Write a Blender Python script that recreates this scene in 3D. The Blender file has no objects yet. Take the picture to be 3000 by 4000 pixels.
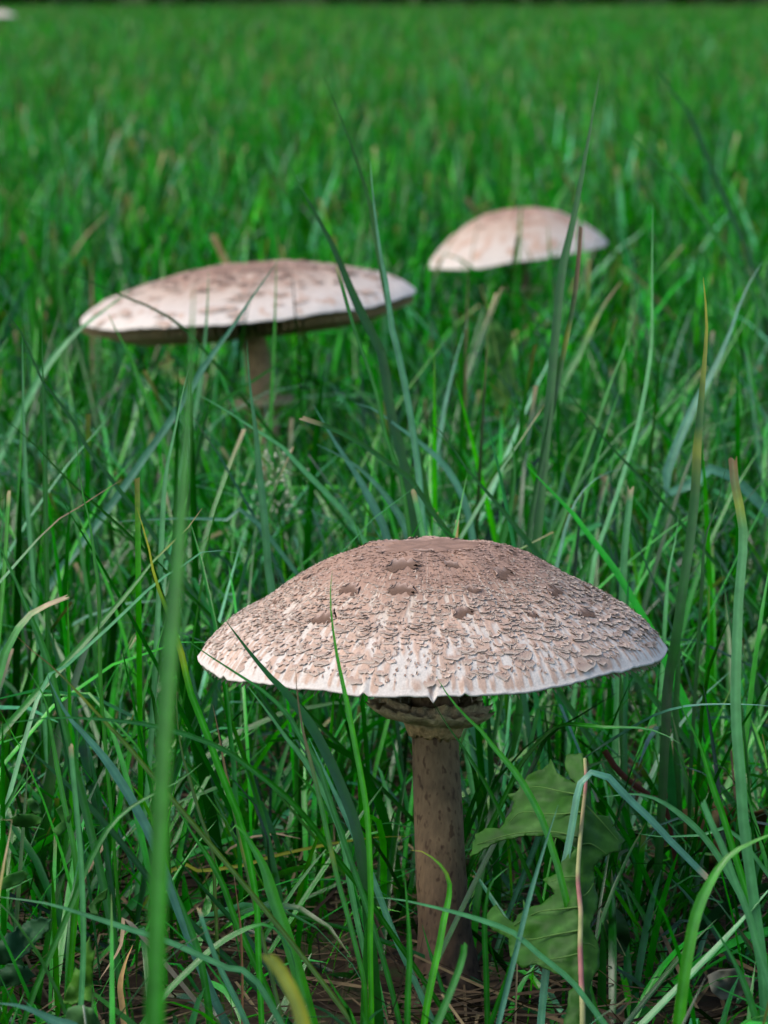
import bpy, bmesh, math, random
import numpy as np
from mathutils import Vector, Matrix
from mathutils.geometry import delaunay_2d_cdt

random.seed(7)
RNG = np.random.default_rng(11)
scene = bpy.context.scene
COL = scene.collection
R = math.radians

# ------------------------------------------------------------------ camera, sky, sun, exposure
FP = 14467.0                      # focal length in photograph pixels (3000 x 4000)
CAM_H = 0.32
PITCH = math.atan(2036.0 / FP)    # the horizon lies just above the frame
cam_data = bpy.data.cameras.new("camera")
cam = bpy.data.objects.new("camera", cam_data)
COL.objects.link(cam)
cam.location = (0, 0, CAM_H)
cam.rotation_euler = (math.pi / 2 - PITCH, 0, 0)
cam_data.sensor_fit = 'VERTICAL'
cam_data.sensor_height = 36.0
cam_data.lens = 36.0 * FP / 4000.0
cam_data.clip_start = 0.02
cam_data.clip_end = 2000
cam_data.dof.use_dof = True
cam_data.dof.focus_distance = 1.135
cam_data.dof.aperture_fstop = cam_data.lens / 4.3
scene.camera = cam

SUN_EL, SUN_AZ = 48.0, -108.0      # light comes from over the photographer's left shoulder
world = bpy.data.worlds.new("World")
scene.world = world
world.use_nodes = True
wn = world.node_tree
wn.nodes.clear()
sky = wn.nodes.new("ShaderNodeTexSky")
sky.sky_type = 'NISHITA'
sky.sun_disc = False
sky.sun_elevation = R(SUN_EL)
sky.sun_rotation = R(SUN_AZ)
sky.air_density = 1.0
sky.dust_density = 2.6
sky.ozone_density = 1.0
bg = wn.nodes.new("ShaderNodeBackground")
bg.inputs[1].default_value = 0.15
wo = wn.nodes.new("ShaderNodeOutputWorld")
wn.links.new(sky.outputs[0], bg.inputs[0])
wn.links.new(bg.outputs[0], wo.inputs[0])
sl = bpy.data.lights.new("sun", 'SUN')
sl.energy = 1.25
sl.angle = R(35)
sl.color = (1.0, 0.94, 0.86)
sun = bpy.data.objects.new("sun", sl)
COL.objects.link(sun)
sd = Vector((math.sin(R(SUN_AZ)) * math.cos(R(SUN_EL)), math.cos(R(SUN_AZ)) * math.cos(R(SUN_EL)), math.sin(R(SUN_EL))))
sun.rotation_euler = sd.to_track_quat('Z', 'Y').to_euler()
scene.view_settings.view_transform = 'Standard'
scene.view_settings.look = 'None'
scene.view_settings.gamma = 1.0
scene.view_settings.exposure = 0.92
scene.view_settings.use_curve_mapping = False
scene.render.engine = 'CYCLES'
scene.cycles.use_denoising = True
scene.cycles.max_bounces = 4
scene.cycles.diffuse_bounces = 2
scene.cycles.transmission_bounces = 2
scene.cycles.transparent_max_bounces = 4
scene.cycles.caustics_reflective = False
scene.cycles.caustics_refractive = False

# ------------------------------------------------------------------ pixel -> place helpers
CP, SP = math.cos(PITCH), math.sin(PITCH)
def at(px, py, depth):
    """photograph pixel + distance along the optical axis -> world point"""
    u = (px - 1500.0) / FP * depth
    v = (2000.0 - py) / FP * depth
    return np.array((u, depth * CP + v * SP, CAM_H - depth * SP + v * CP))
def ground_at(px, py):
    d0 = np.array(((px - 1500.0) / FP, CP + (2000.0 - py) / FP * SP, -SP + (2000.0 - py) / FP * CP))
    return np.array((0, 0, CAM_H)) + d0 * (CAM_H / -d0[2])
def project(p):
    """world points (...,3) -> px, py, depth"""
    y, z = p[..., 1], p[..., 2] - CAM_H
    dep = np.maximum(y * CP - z * SP, 1e-4)
    v = y * SP + z * CP
    return 1500 + p[..., 0] / dep * FP, 2000 - v / dep * FP, dep

# ------------------------------------------------------------------ object helpers
def tag(o, label=None, cat=None, group=None, kind=None):
    if label: o["label"] = label
    if cat: o["category"] = cat
    if group: o["group"] = group
    if kind: o["kind"] = kind
    return o
def empty(name, loc):
    o = bpy.data.objects.new(name, None)
    o.empty_display_size = 0.02
    o.location = loc
    COL.objects.link(o)
    return o
def link(name, me, mat=None, parent=None):
    o = bpy.data.objects.new(name, me)
    COL.objects.link(o)
    if mat and not me.materials: me.materials.append(mat)
    if parent: o.parent = parent
    return o
def np_mesh(name, V, F, col=None, uv=None, smooth=True):
    """V (n,3); F (m,3 or 4) int; col (n,3) base colour per vertex; uv (n,2) per vertex"""
    V = np.ascontiguousarray(V, dtype=np.float32); F = np.ascontiguousarray(F, dtype=np.int32)
    me = bpy.data.meshes.new(name)
    me.vertices.add(len(V)); me.vertices.foreach_set("co", V.ravel())
    k = F.shape[1]
    me.loops.add(F.size); me.loops.foreach_set("vertex_index", F.ravel())
    me.polygons.add(len(F))
    me.polygons.foreach_set("loop_start", np.arange(0, F.size, k, dtype=np.int32))
    me.polygons.foreach_set("loop_total", np.full(len(F), k, dtype=np.int32))
    me.polygons.foreach_set("use_smooth", np.full(len(F), smooth, dtype=bool))
    me.update(calc_edges=True)
    if col is not None:
        a = me.color_attributes.new("Col", 'FLOAT_COLOR', 'POINT')
        c4 = np.ones((len(V), 4), dtype=np.float32); c4[:, :3] = col
        a.data.foreach_set("color", c4.ravel())
    if uv is not None:
        l = me.uv_layers.new(name="UVMap")
        l.data.foreach_set("uv", np.asarray(uv, dtype=np.float32)[F.ravel()].ravel())
    me.validate()
    return me

def vnoise(u, v, seed=0, pu=None):
    """smooth value noise on a lattice; pu = period along u"""
    u = np.asarray(u, float); v = np.asarray(v, float)
    iu = np.floor(u).astype(np.int64); iv = np.floor(v).astype(np.int64)
    fu = u - iu; fv = v - iv
    fu = fu * fu * (3 - 2 * fu); fv = fv * fv * (3 - 2 * fv)
    def h(a, b):
        if pu: a = a % pu
        n = (a * 374761393 + b * 668265263 + seed * 974634777) & 0xffffffff
        n = ((n ^ (n >> 13)) * 1274126177) & 0xffffffff
        n = (n ^ (n >> 16)) & 0xffffffff
        return n / 4294967295.0
    return (h(iu, iv) * (1 - fu) + h(iu + 1, iv) * fu) * (1 - fv) + (h(iu, iv + 1) * (1 - fu) + h(iu + 1, iv + 1) * fu) * fv
def sstep(a, b, x):
    t = np.clip((x - a) / (b - a), 0, 1)
    return t * t * (3 - 2 * t)

# ------------------------------------------------------------------ materials
def new_mat(name):
    m = bpy.data.materials.new(name); m.use_nodes = True
    nt = m.node_tree; nt.nodes.clear()
    out = nt.nodes.new("ShaderNodeOutputMaterial")
    return m, nt, out
def N(nt, t, **kw):
    n = nt.nodes.new(t)
    for k, v in kw.items():
        if k.startswith("i_"): n.inputs[int(k[2:])].default_value = v
        else: setattr(n, k, v)
    return n
def ramp(nt, stops):
    r = nt.nodes.new("ShaderNodeValToRGB"); e = r.color_ramp.elements
    while len(e) < len(stops): e.new(0.5)
    for i, (p, c) in enumerate(stops):
        e[i].position = p; e[i].color = (*c, 1)
    return r
def mul(nt, a, b, fac=1.0):
    m = nt.nodes.new("ShaderNodeMix"); m.data_type = 'RGBA'; m.blend_type = 'MULTIPLY'
    m.inputs[0].default_value = fac
    nt.links.new(a, m.inputs[6]); nt.links.new(b, m.inputs[7])
    return m.outputs[2]

def grass_material(name, rough=0.42, trans=0.32, veins=True, spec=0.5):
    m, nt, out = new_mat(name); L = nt.links.new
    att = N(nt, "ShaderNodeAttribute", attribute_name="Col")
    colour = att.outputs[0]
    tc = N(nt, "ShaderNodeTexCoord")
    nz = N(nt, "ShaderNodeTexNoise"); nz.inputs["Scale"].default_value = 190; nz.inputs["Detail"].default_value = 3
    L(tc.outputs["Object"], nz.inputs["Vector"])
    rp = ramp(nt, [(0.3, (0.70, 0.74, 0.68)), (0.72, (1.22, 1.16, 1.15))])
    L(nz.outputs[0], rp.inputs[0])
    colour = mul(nt, colour, rp.outputs[0])
    p = N(nt, "ShaderNodeBsdfPrincipled")
    p.inputs["Roughness"].default_value = rough
    p.inputs["Specular IOR Level"].default_value = spec
    if veins:
        uv = N(nt, "ShaderNodeUVMap", uv_map="UVMap")
        sx = N(nt, "ShaderNodeSeparateXYZ"); L(uv.outputs[0], sx.inputs[0])
        ml = N(nt, "ShaderNodeMath", operation='MULTIPLY'); ml.inputs[1].default_value = 57.0
        L(sx.outputs[0], ml.inputs[0])
        sn = N(nt, "ShaderNodeMath", operation='SINE'); L(ml.outputs[0], sn.inputs[0])
        r2 = ramp(nt, [(0.0, (0.70, 0.74, 0.70)), (1.0, (1.14, 1.12, 1.16))])
        ad = N(nt, "ShaderNodeMath", operation='MULTIPLY_ADD'); ad.inputs[1].default_value = 0.5; ad.inputs[2].default_value = 0.5
        L(sn.outputs[0], ad.inputs[0]); L(ad.outputs[0], r2.inputs[0])
        colour = mul(nt, colour, r2.outputs[0])
        bp = N(nt, "ShaderNodeBump"); bp.inputs["Strength"].default_value = 0.25; bp.inputs["Distance"].default_value = 0.0002
        L(ad.outputs[0], bp.inputs["Height"]); L(bp.outputs[0], p.inputs["Normal"])
    L(colour, p.inputs["Base Color"])
    tr = N(nt, "ShaderNodeBsdfTranslucent")
    warm = N(nt, "ShaderNodeRGB"); warm.outputs[0].default_value = (0.85, 1.25, 0.22, 1)
    L(mul(nt, colour, warm.outputs[0]), tr.inputs[0])
    mx = N(nt, "ShaderNodeMixShader"); mx.inputs[0].default_value = trans
    L(p.outputs[0], mx.inputs[1]); L(tr.outputs[0], mx.inputs[2]); L(mx.outputs[0], out.inputs[0])
    return m

def attr_material(name, rough=0.85, bump=0.3, scale=900.0, lo=0.8, hi=1.15, sss=0.0, dist=0.0004, spec=0.25):
    m, nt, out = new_mat(name); L = nt.links.new
    att = N(nt, "ShaderNodeAttribute", attribute_name="Col")
    tc = N(nt, "ShaderNodeTexCoord")
    nz = N(nt, "ShaderNodeTexNoise"); nz.inputs["Scale"].default_value = scale; nz.inputs["Detail"].default_value = 5
    L(tc.outputs["Object"], nz.inputs["Vector"])
    rp = ramp(nt, [(0.3, (lo, lo, lo)), (0.7, (hi, hi, hi))]); L(nz.outputs[0], rp.inputs[0])
    p = N(nt, "ShaderNodeBsdfPrincipled")
    p.inputs["Roughness"].default_value = rough
    p.inputs["Specular IOR Level"].default_value = spec
    if sss:
        p.inputs["Subsurface Weight"].default_value = sss
        p.inputs["Subsurface Radius"].default_value = (1.0, 0.7, 0.5)
        p.inputs["Subsurface Scale"].default_value = 0.002
    L(mul(nt, att.outputs[0], rp.outputs[0]), p.inputs["Base Color"])
    bp = N(nt, "ShaderNodeBump"); bp.inputs["Strength"].default_value = bump; bp.inputs["Distance"].default_value = dist
    L(nz.outputs[0], bp.inputs["Height"]); L(bp.outputs[0], p.inputs["Normal"])
    L(p.outputs[0], out.inputs[0])
    return m

M_BLADE = grass_material("grass_blade_leaf", rough=0.19, trans=0.24, spec=0.5)
M_GRASS = grass_material("meadow_grass", rough=0.22, trans=0.26, veins=False, spec=0.16)
M_LEAF = grass_material("broad_leaf", rough=0.5, trans=0.2, veins=False, spec=0.12)
M_DRY = attr_material("dry_straw", rough=0.8, bump=0.2, scale=400, spec=0.1)
M_CAP = attr_material("mushroom_cap_skin", rough=0.88, bump=0.35, scale=1400, lo=0.86, hi=1.1, spec=0.2)
M_SCALE = attr_material("mushroom_scale", rough=0.92, bump=0.5, scale=1800, lo=0.78, hi=1.18, spec=0.15)
M_GILL = attr_material("mushroom_gill", rough=0.9, bump=0.1, scale=700, lo=0.9, hi=1.05)
M_RING = attr_material("mushroom_ring", rough=0.95, bump=0.8, scale=900, lo=0.7, hi=1.2, dist=0.001)
M_WOOD = attr_material("woodland", rough=0.9, bump=0.1, scale=3)

def stem_material():
    m, nt, out = new_mat("mushroom_stem"); L = nt.links.new
    att = N(nt, "ShaderNodeAttribute", attribute_name="Col")
    tc = N(nt, "ShaderNodeTexCoord")
    mp = N(nt, "ShaderNodeMapping"); mp.inputs["Scale"].default_value = (1, 1, 0.3)
    L(tc.outputs["Object"], mp.inputs[0])
    n1 = N(nt, "ShaderNodeTexNoise"); n1.inputs["Scale"].default_value = 900; n1.inputs["Detail"].default_value = 4
    L(mp.outputs[0], n1.inputs["Vector"])
    r1 = ramp(nt, [(0.3, (0.8, 0.78, 0.76)), (0.7, (1.15, 1.13, 1.1))]); L(n1.outputs[0], r1.inputs[0])
    mp2 = N(nt, "ShaderNodeMapping"); mp2.inputs["Scale"].default_value = (1, 1, 0.55)
    L(tc.outputs["Object"], mp2.inputs[0])
    v = N(nt, "ShaderNodeTexNoise"); v.inputs["Scale"].default_value = 560; v.inputs["Detail"].default_value = 1.5
    L(mp2.outputs[0], v.inputs["Vector"])
    r2 = ramp(nt, [(0.33, (0.34, 0.25, 0.20)), (0.44, (1, 1, 1))]); L(v.outputs[0], r2.inputs[0])
    c = mul(nt, att.outputs[0], r1.outputs[0]); c = mul(nt, c, r2.outputs[0], 0.8)
    p = N(nt, "ShaderNodeBsdfPrincipled"); p.inputs["Roughness"].default_value = 0.75
    p.inputs["Specular IOR Level"].default_value = 0.3
    L(c, p.inputs["Base Color"])
    bp = N(nt, "ShaderNodeBump"); bp.inputs["Strength"].default_value = 0.4; bp.inputs["Distance"].default_value = 0.0004
    L(n1.outputs[0], bp.inputs["Height"]); L(bp.outputs[0], p.inputs["Normal"])
    L(p.outputs[0], out.inputs[0])
    return m
M_STEM = stem_material()

def ground_material():
    m, nt, out = new_mat("soil"); L = nt.links.new
    tc = N(nt, "ShaderNodeTexCoord")
    n1 = N(nt, "ShaderNodeTexNoise"); n1.inputs["Scale"].default_value = 60; n1.inputs["Detail"].default_value = 8
    L(tc.outputs["Object"], n1.inputs["Vector"])
    r1 = ramp(nt, [(0.3, (0.018, 0.012, 0.008)), (0.5, (0.045, 0.032, 0.02)), (0.62, (0.03, 0.045, 0.015)), (0.75, (0.09, 0.065, 0.04))])
    L(n1.outputs[0], r1.inputs[0])
    p = N(nt, "ShaderNodeBsdfPrincipled"); p.inputs["Roughness"].default_value = 0.95
    p.inputs["Specular IOR Level"].default_value = 0.15
    # bare earth round the mushrooms, closed green turf out in the field
    ln = N(nt, "ShaderNodeVectorMath", operation='LENGTH'); L(tc.outputs["Object"], ln.inputs[0])
    mr = N(nt, "ShaderNodeMapRange"); mr.inputs[1].default_value = 2.6; mr.inputs[2].default_value = 5.0
    L(ln.outputs["Value"], mr.inputs[0])
    n2 = N(nt, "ShaderNodeTexNoise"); n2.inputs["Scale"].default_value = 25; n2.inputs["Detail"].default_value = 6
    L(tc.outputs["Object"], n2.inputs["Vector"])
    r2 = ramp(nt, [(0.3, (0.010, 0.060, 0.004)), (0.7, (0.030, 0.135, 0.010))]); L(n2.outputs[0], r2.inputs[0])
    mx = N(nt, "ShaderNodeMix"); mx.data_type = 'RGBA'
    L(mr.outputs[0], mx.inputs[0]); L(r1.outputs[0], mx.inputs[6]); L(r2.outputs[0], mx.inputs[7])
    L(mx.outputs[2], p.inputs["Base Color"])
    bp = N(nt, "ShaderNodeBump"); bp.inputs["Strength"].default_value = 0.8; bp.inputs["Distance"].default_value = 0.004
    L(n1.outputs[0], bp.inputs["Height"]); L(bp.outputs[0], p.inputs["Normal"])
    L(p.outputs[0], out.inputs[0])
    return m
M_SOIL = ground_material()

# ------------------------------------------------------------------ ground
def ground_z(x, y):
    x = np.asarray(x, float); y = np.asarray(y, float)
    near = 1 - sstep(4, 9, np.hypot(x, y))
    return ((vnoise(x * 9, y * 9, 3) - 0.5) * 0.010 + (vnoise(x * 33, y * 33, 4) - 0.5) * 0.005) * near - 0.002
def build_ground():
    ax = np.concatenate([-np.geomspace(260, 1.3, 22), np.linspace(-1.2, 1.2, 161), np.geomspace(1.3, 260, 22)])
    ay = np.concatenate([-np.geomspace(60, 0.3, 12), np.linspace(-0.2, 5.0, 261), np.geomspace(5.3, 420, 30)])
    X, Y = np.meshgrid(ax, ay, indexing='xy')
    V = np.stack([X, Y, ground_z(X, Y)], -1).reshape(-1, 3)
    nx, ny = len(ax), len(ay)
    i = (np.arange(ny - 1)[:, None] * nx + np.arange(nx - 1)[None]).ravel()
    F = np.stack([i, i + 1, i + nx + 1, i + nx], 1)
    o = link("ground", np_mesh("ground", V, F), M_SOIL)
    tag(o, "dark earth under the grass and mushrooms", "ground", kind="structure")
build_ground()
# ------------------------------------------------------------------ mushrooms
BROWN = np.array((0.262, 0.165, 0.122)); DARKB = np.array((0.135, 0.082, 0.058))
CREAM = np.array((0.47, 0.395, 0.325)); WHITE = np.array((0.53, 0.485, 0.44))

class Cap:
    """a cap surface: profile (fraction of radius, height in m), rim waviness, one hanging flap"""
    def __init__(s, Rm, prof, seed, wave=0.012, tooth=None, lumps=0.0008):
        s.R = Rm; s.seed = seed; s.wave = wave; s.tooth = tooth; s.lumps = lumps
        s.pr = np.array([p[0] for p in prof]); s.pz = np.array([p[1] for p in prof])
        # dense smooth profile
        f = np.linspace(0, 1, 400); z = np.interp(f, s.pr, s.pz)
        k = np.hanning(41); k /= k.sum()
        zp = np.concatenate([z[1:21][::-1], z, 2 * z[-1] - z[-21:-1][::-1]])
        s.f = f; s.z = np.convolve(zp, k, 'valid')
    def rim(s, th):
        n = (vnoise(th / (2 * math.pi) * 9, 0 * th + 0.5, s.seed, 9) - 0.5) * 2 + (vnoise(th / (2 * math.pi) * 31, 0 * th + 3.5, s.seed, 31) - 0.5) * 0.9 \
            + (vnoise(th / (2 * math.pi) * 97, 0 * th + 7.5, s.seed, 97) - 0.5) * 0.35
        return n
    def pos(s, f, th):
        n = s.rim(th)
        edge = sstep(0.6, 1.0, f)
        r = s.R * f * (1 + s.wave * n * edge)
        z = np.interp(f, s.f, s.z)
        z = z - 0.0006 * s.R / 0.075 * n * edge ** 3
        if s.tooth:
            for (ta, w, dz) in s.tooth:
                d = np.angle(np.exp(1j * (th - ta)))
                z = z - dz * np.clip(1 - np.abs(d) / w, 0, 1) * sstep(0.93, 1.0, f)
        z = z - 0.0007 * s.R / 0.075 * (vnoise(th / (2 * math.pi) * 210, 0 * th + 1.5, s.seed + 60, 210) - .5) * sstep(0.965, 1.0, f)
        lump = (vnoise(th / (2 * math.pi) * 24, f * 7, s.seed + 5, 24) - 0.5) * 2 * s.lumps * sstep(0.05, 0.3, f)
        z = z + lump
        return np.stack([r * np.cos(th), r * np.sin(th), z], -1)
    def frame(s, f, th):
        e = 1e-3
        p = s.pos(f, th)
        d = s.pos(np.minimum(f + e, 1), th) - s.pos(np.maximum(f - e, 0), th)
        d /= np.linalg.norm(d, axis=-1, keepdims=True)             # outward and down
        t = np.stack([-np.sin(th), np.cos(th), 0 * th], -1)
        n = np.cross(d, t); n /= np.linalg.norm(n, axis=-1, keepdims=True)
        t = np.cross(n, d)
        return p, d, t, n

def skin(cap, f, th, cells, brown_in, brown_out):
    """how much brown skin is left (0..1) at each place of the cap, torn into radial streaks outwards"""
    rr = f * cap.R
    a = th / (2 * math.pi)
    s1 = vnoise(a * cells, rr / 0.0058 + 0.35 * vnoise(a * cells, 0 * a, 71, cells), cap.seed + 1, cells)
    s2 = vnoise(a * cells * 2, rr / 0.0026, cap.seed + 2, cells * 2)
    patch = vnoise(a * 13, rr / 0.013, cap.seed + 3, 13)
    n = 0.62 * s1 + 0.30 * s2 + 0.08 * patch
    level = np.interp(f, [0, 0.22, 0.30, 0.5, 0.60, 0.8, 0.93, 0.985, 1.0], [1, 1, 0.84, 0.76, 0.60, 0.535, 0.53, 0.48, 0.15])
    level = level * brown_in * (1 - f) + level * brown_out * f
    return sstep(-0.13, 0.10, level - n), n

FLAKES = []
def make_flakes():
    """unit flakes: x across (-.5...5), y outward (0..1), z lift at the free outer edge (0..1)"""
    for k in range(8):
        rg = np.random.default_rng(100 + k)
        nx, ny = 6, 3
        V = []; E = []
        jag = rg.uniform(0.74, 1.12, nx) * (1 - .42 * (2 * np.abs(np.arange(nx) / (nx - 1) - .5)) ** 2)
        lift = rg.uniform(0.5, 1.2, nx)
        for j in range(ny + 1):
            v = j / ny
            for i in range(nx):
                u = i / (nx - 1) - 0.5
                wv = (0.55 + 0.9 * v * (1 - v) + 0.32 * v)
                V.append((u * wv + rg.uniform(-.05, .05), v * jag[i], lift[i] * v ** 1.7 - 0.18 * (1 - v) - 0.22 * (2 * abs(u)) ** 2 * (1 - 0.5 * v)))
                E.append(v)
        F = [(j * nx + i, j * nx + i + 1, (j + 1) * nx + i + 1, (j + 1) * nx + i) for j in range(ny) for i in range(nx - 1)]
        FLAKES.append((np.array(V), np.array(F), np.array(E)))
make_flakes()
def make_plates():
    """unit plates: broad torn skin patches lying nearly flat, the ragged upper edge curling up"""
    for k in range(6):
        rg = np.random.default_rng(300 + k)
        nx, ny = 10, 5
        V = []; E = []
        jag = rg.uniform(0.42, 1.2, nx); jag[0] *= .45; jag[-1] *= .45
        low = rg.uniform(-.35, .22, nx); lift = rg.uniform(.1, 1.3, nx)
        for j in range(ny + 1):
            v = j / ny
            for i in range(nx):
                u = i / (nx - 1) - 0.5
                wv = (.72 + .7 * v * (1 - v) + .2 * v) * (1 + .22 * math.sin(j * 2.3 + k * 1.7))
                V.append((u * wv + rg.uniform(-.02, .02), low[i] * (1 - v) + v * jag[i], lift[i] * v ** 4 - .06 * (1 - v) ** 2 - .05 * (2 * abs(u)) ** 4))
                E.append(v ** 2.2)
        F = [(j * nx + i, j * nx + i + 1, (j + 1) * nx + i + 1, (j + 1) * nx + i) for j in range(ny) for i in range(nx - 1)]
        FLAKES.append((np.array(V), np.array(F), np.array(E)))
make_plates()
FLAKE_MESH = {}
def flake_mesh(k, tone, tip, key):
    if (k, key) not in FLAKE_MESH:
        V, F, E = FLAKES[k]
        c = tone[None] * (1 - E[:, None] ** 1.6) + tip[None] * E[:, None] ** 1.6
        FLAKE_MESH[(k, key)] = np_mesh("scale", V, F, c)
        FLAKE_MESH[(k, key)].materials.append(M_SCALE)
    return FLAKE_MESH[(k, key)]

def build_mushroom(label, group, base, top, cap, yaw, tilt_roll, tilt_pitch, stem_r, ring, res=(1100, 190), cells=340,
                   brown_in=1.0, brown_out=1.0, flakes=None, n_plates=30, gills=150, part_limit=290, gill_depth=0.009, gill_col=(0.50, 0.43, 0.33), seed=1, disc=True, tan=0.0, plate_px=None, stem_k=1.0):
    """base, top = world points of the stem's foot and of the centre of the cap's rim plane"""
    base = np.array(base); top = np.array(top)
    root = empty("parasol_mushroom", base)
    tag(root, label, "mushroom", group)
    loc = top - base
    head_m = Matrix.Translation(loc) @ Matrix.Rotation(tilt_roll, 4, 'Y') @ Matrix.Rotation(tilt_pitch, 4, 'X') @ Matrix.Rotation(yaw, 4, 'Z')
    H = np.array(head_m)
    # cap ------------------------------------------------------------
    nt_, nr_ = res
    th = np.arange(nt_) / nt_ * 2 * math.pi
    f = np.concatenate([[0.004], np.linspace(0.01, 1, nr_)])
    TH, Fq = np.meshgrid(th, f, indexing='xy')
    p, d, t, n = cap.frame(Fq, TH)
    b, raw = skin(cap, Fq, TH, cells, brown_in, brown_out)
    hgt = (b * 0.00032 + (raw - 0.5) * 0.0005 * sstep(0.25, 0.5, Fq)) * (1 - sstep(0.97, 1, Fq)) * cap.R / 0.075
    p = p + n * hgt[..., None]
    tone = vnoise(TH / (2 * math.pi) * 40, Fq * cap.R / 0.006, cap.seed + 9, 40)[..., None]
    inner = CREAM * (1 - sstep(0.55, 0.95, Fq))[..., None] + WHITE * sstep(0.55, 0.95, Fq)[..., None]
    brn = BROWN * (0.9 + 0.35 * tone) * (1 - 0.0 * Fq[..., None]) + np.array((0.20, 0.17, 0.14)) * (sstep(0.45, 0.85, Fq) * 0.75)[..., None]
    c = inner * (1 - b[..., None]) + brn * b[..., None]
    tm = (tan * np.clip(1 - Fq, 0, 1) ** .55)[..., None]; c = c * (1 - tm) + BROWN * 1.12 * tm
    rows = [p.reshape(-1, 3)]; cols = [c.reshape(-1, 3)]
    # rim turn and underside flesh
    edge = cap.pos(np.ones(nt_), th)
    for (ro, dz) in ((0.0003, -0.0003), (0.0001, -0.0008), (-0.0020, -0.0008)):
        q = edge.copy(); k = 1 + ro / cap.R
        q[:, 0] *= k; q[:, 1] *= k; q[:, 2] += dz * cap.R / 0.075
        rows.append(q); cols.append(np.tile(WHITE, (nt_, 1)))
    for fr in (0.85, 0.5, 0.1):
        q = cap.pos(np.full(nt_, fr), th); q[:, 2] -= 0.0035 * cap.R / 0.075
        rows.append(q); cols.append(np.tile(np.array(gill_col), (nt_, 1)))
    V = np.concatenate(rows); C = np.concatenate(cols)
    nrows = len(V) // nt_
    i = np.arange(nrows - 1)[:, None] * nt_; j = np.arange(nt_)[None]; j2 = (j + 1) % nt_
    F = np.stack([(i + j), (i + nt_ + j), (i + nt_ + j2), (i + j2)], -1).reshape(-1, 4)
    def to_root(P): return P @ H[:3, :3].T + H[:3, 3]
    cap_o = link("cap", np_mesh("cap", to_root(V), F, C), M_CAP, root)
    # gills ----------------------------------------------------------
    gv, gf, gc = [], [], []
    rg = np.random.default_rng(seed + 40)
    fr = np.linspace(0.16, 0.985, 9)
    for g in range(gills):
        a = (g + rg.uniform(-.15, .15)) / gills * 2 * math.pi
        ft = cap.pos(fr, np.full(9, a)); ft[:, 2] -= 0.0034 * cap.R / 0.075
        bt = ft.copy()
        bt[:, 2] -= gill_depth * np.interp(fr, [0.16, 0.3, 0.55, 0.8, 0.985], [0.5, 1.0, 1.0, 0.70, 0.10])
        bt[:, 2] = np.minimum(bt[:, 2], ft[:, 2])
        o = len(gv) and sum(len(x) for x in gv)
        gv.append(np.concatenate([ft, bt])); 
        q = np.arange(8)
        gf.append(np.stack([q, q + 1, q + 10, q + 9], 1) + o)
        gc.append(np.tile(np.array(gill_col) * rg.uniform(.85, 1.1), (18, 1)))
    go = link("gills", np_mesh("gills", to_root(np.concatenate(gv)), np.concatenate(gf), np.concatenate(gc)), M_GILL, root)
    go["kind"] = "stuff"
    # scales ---------------------------------------------------------
    items = []      # (size, f, th, w, l, lift, variant, tone key, turned)
    rg = np.random.default_rng(seed + 77)
    k = cap.R / 0.075
    if flakes:
        rr = flakes.get('r0', 0.016) * k
        while rr < flakes.get('r1', 0.0736) * k:
            fq = rr / cap.R
            dens = flakes.get('dens', 1.0)
            sp = np.interp(fq, [0.2, 0.5, 0.75, 1.0], [2.1, 1.9, 2.5, 3.3]) * 1e-3 / dens * flakes.get('size', 1)
            dr = np.interp(fq, [0.2, 0.5, 0.75, 1.0], [1.25, 1.35, 1.9, 2.6]) * 1e-3 / dens * flakes.get('size', 1)
            nn = max(6, int(2 * math.pi * rr / sp))
            ths = (np.arange(nn) + rg.uniform(-.42, .42, nn)) / nn * 2 * math.pi + rg.uniform(0, 6)
            fs = np.clip((rr + rg.uniform(-.5, .5, nn) * dr) / cap.R, 0.05, 0.99)
            bb, _ = skin(cap, fs, ths, cells, brown_in, brown_out)
            for q in range(nn):
                if rg.random() > flakes.get('keep', 0.92) * (np.interp(fq, [.4, .6], [.3, .06]) + (1 - np.interp(fq, [.4, .6], [.3, .06])) * bb[q] ** 1.5): continue
                big = np.interp(fq, [.5, .7, 1], [1, 1.35, 1.3]); vs_ = math.exp(rg.normal(0, .3)); w = sp * rg.uniform(0.75, 1.4) * big * vs_; l = dr * rg.uniform(0.8, 1.4) * vs_ ** .5 * np.interp(fq, [.4, .6, 1], [.85, 1.05, 1.05])
                lift = rg.uniform(0.10, 0.42) * 1e-3 * (0.85 + 0.6 * (fq > 0.6)) * k * flakes.get('lift', 1)
                items.append((w * l, fs[q], ths[q], w, l, lift, rg.integers(0, 8), 0 if fq < 0.5 else (1 if fq < .8 else 2), False))
            rr += dr
    for q in range(flakes.get('shag', 0) if flakes else 0):      # loose fibrous shreds between the scales
        fq = math.sqrt(rg.uniform(.05, .93)); tq = rg.uniform(0, 2 * math.pi)
        items.append((0, fq, tq, rg.uniform(.35, .9) * 1e-3, rg.uniform(.9, 2.2) * 1e-3, rg.uniform(.12, .5) * 1e-3, rg.integers(0, 8), rg.choice([0, 1, 1, 2, 2]) if fq > .45 else rg.choice([0, 0, 0, 1]), rg.random() < .2))
    spots = [(rg.uniform(0.2, 0.62), rg.uniform(0, 2 * math.pi) if not plate_px else rg.uniform(0.2, 2.9), None) for q in range(n_plates)]
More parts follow.
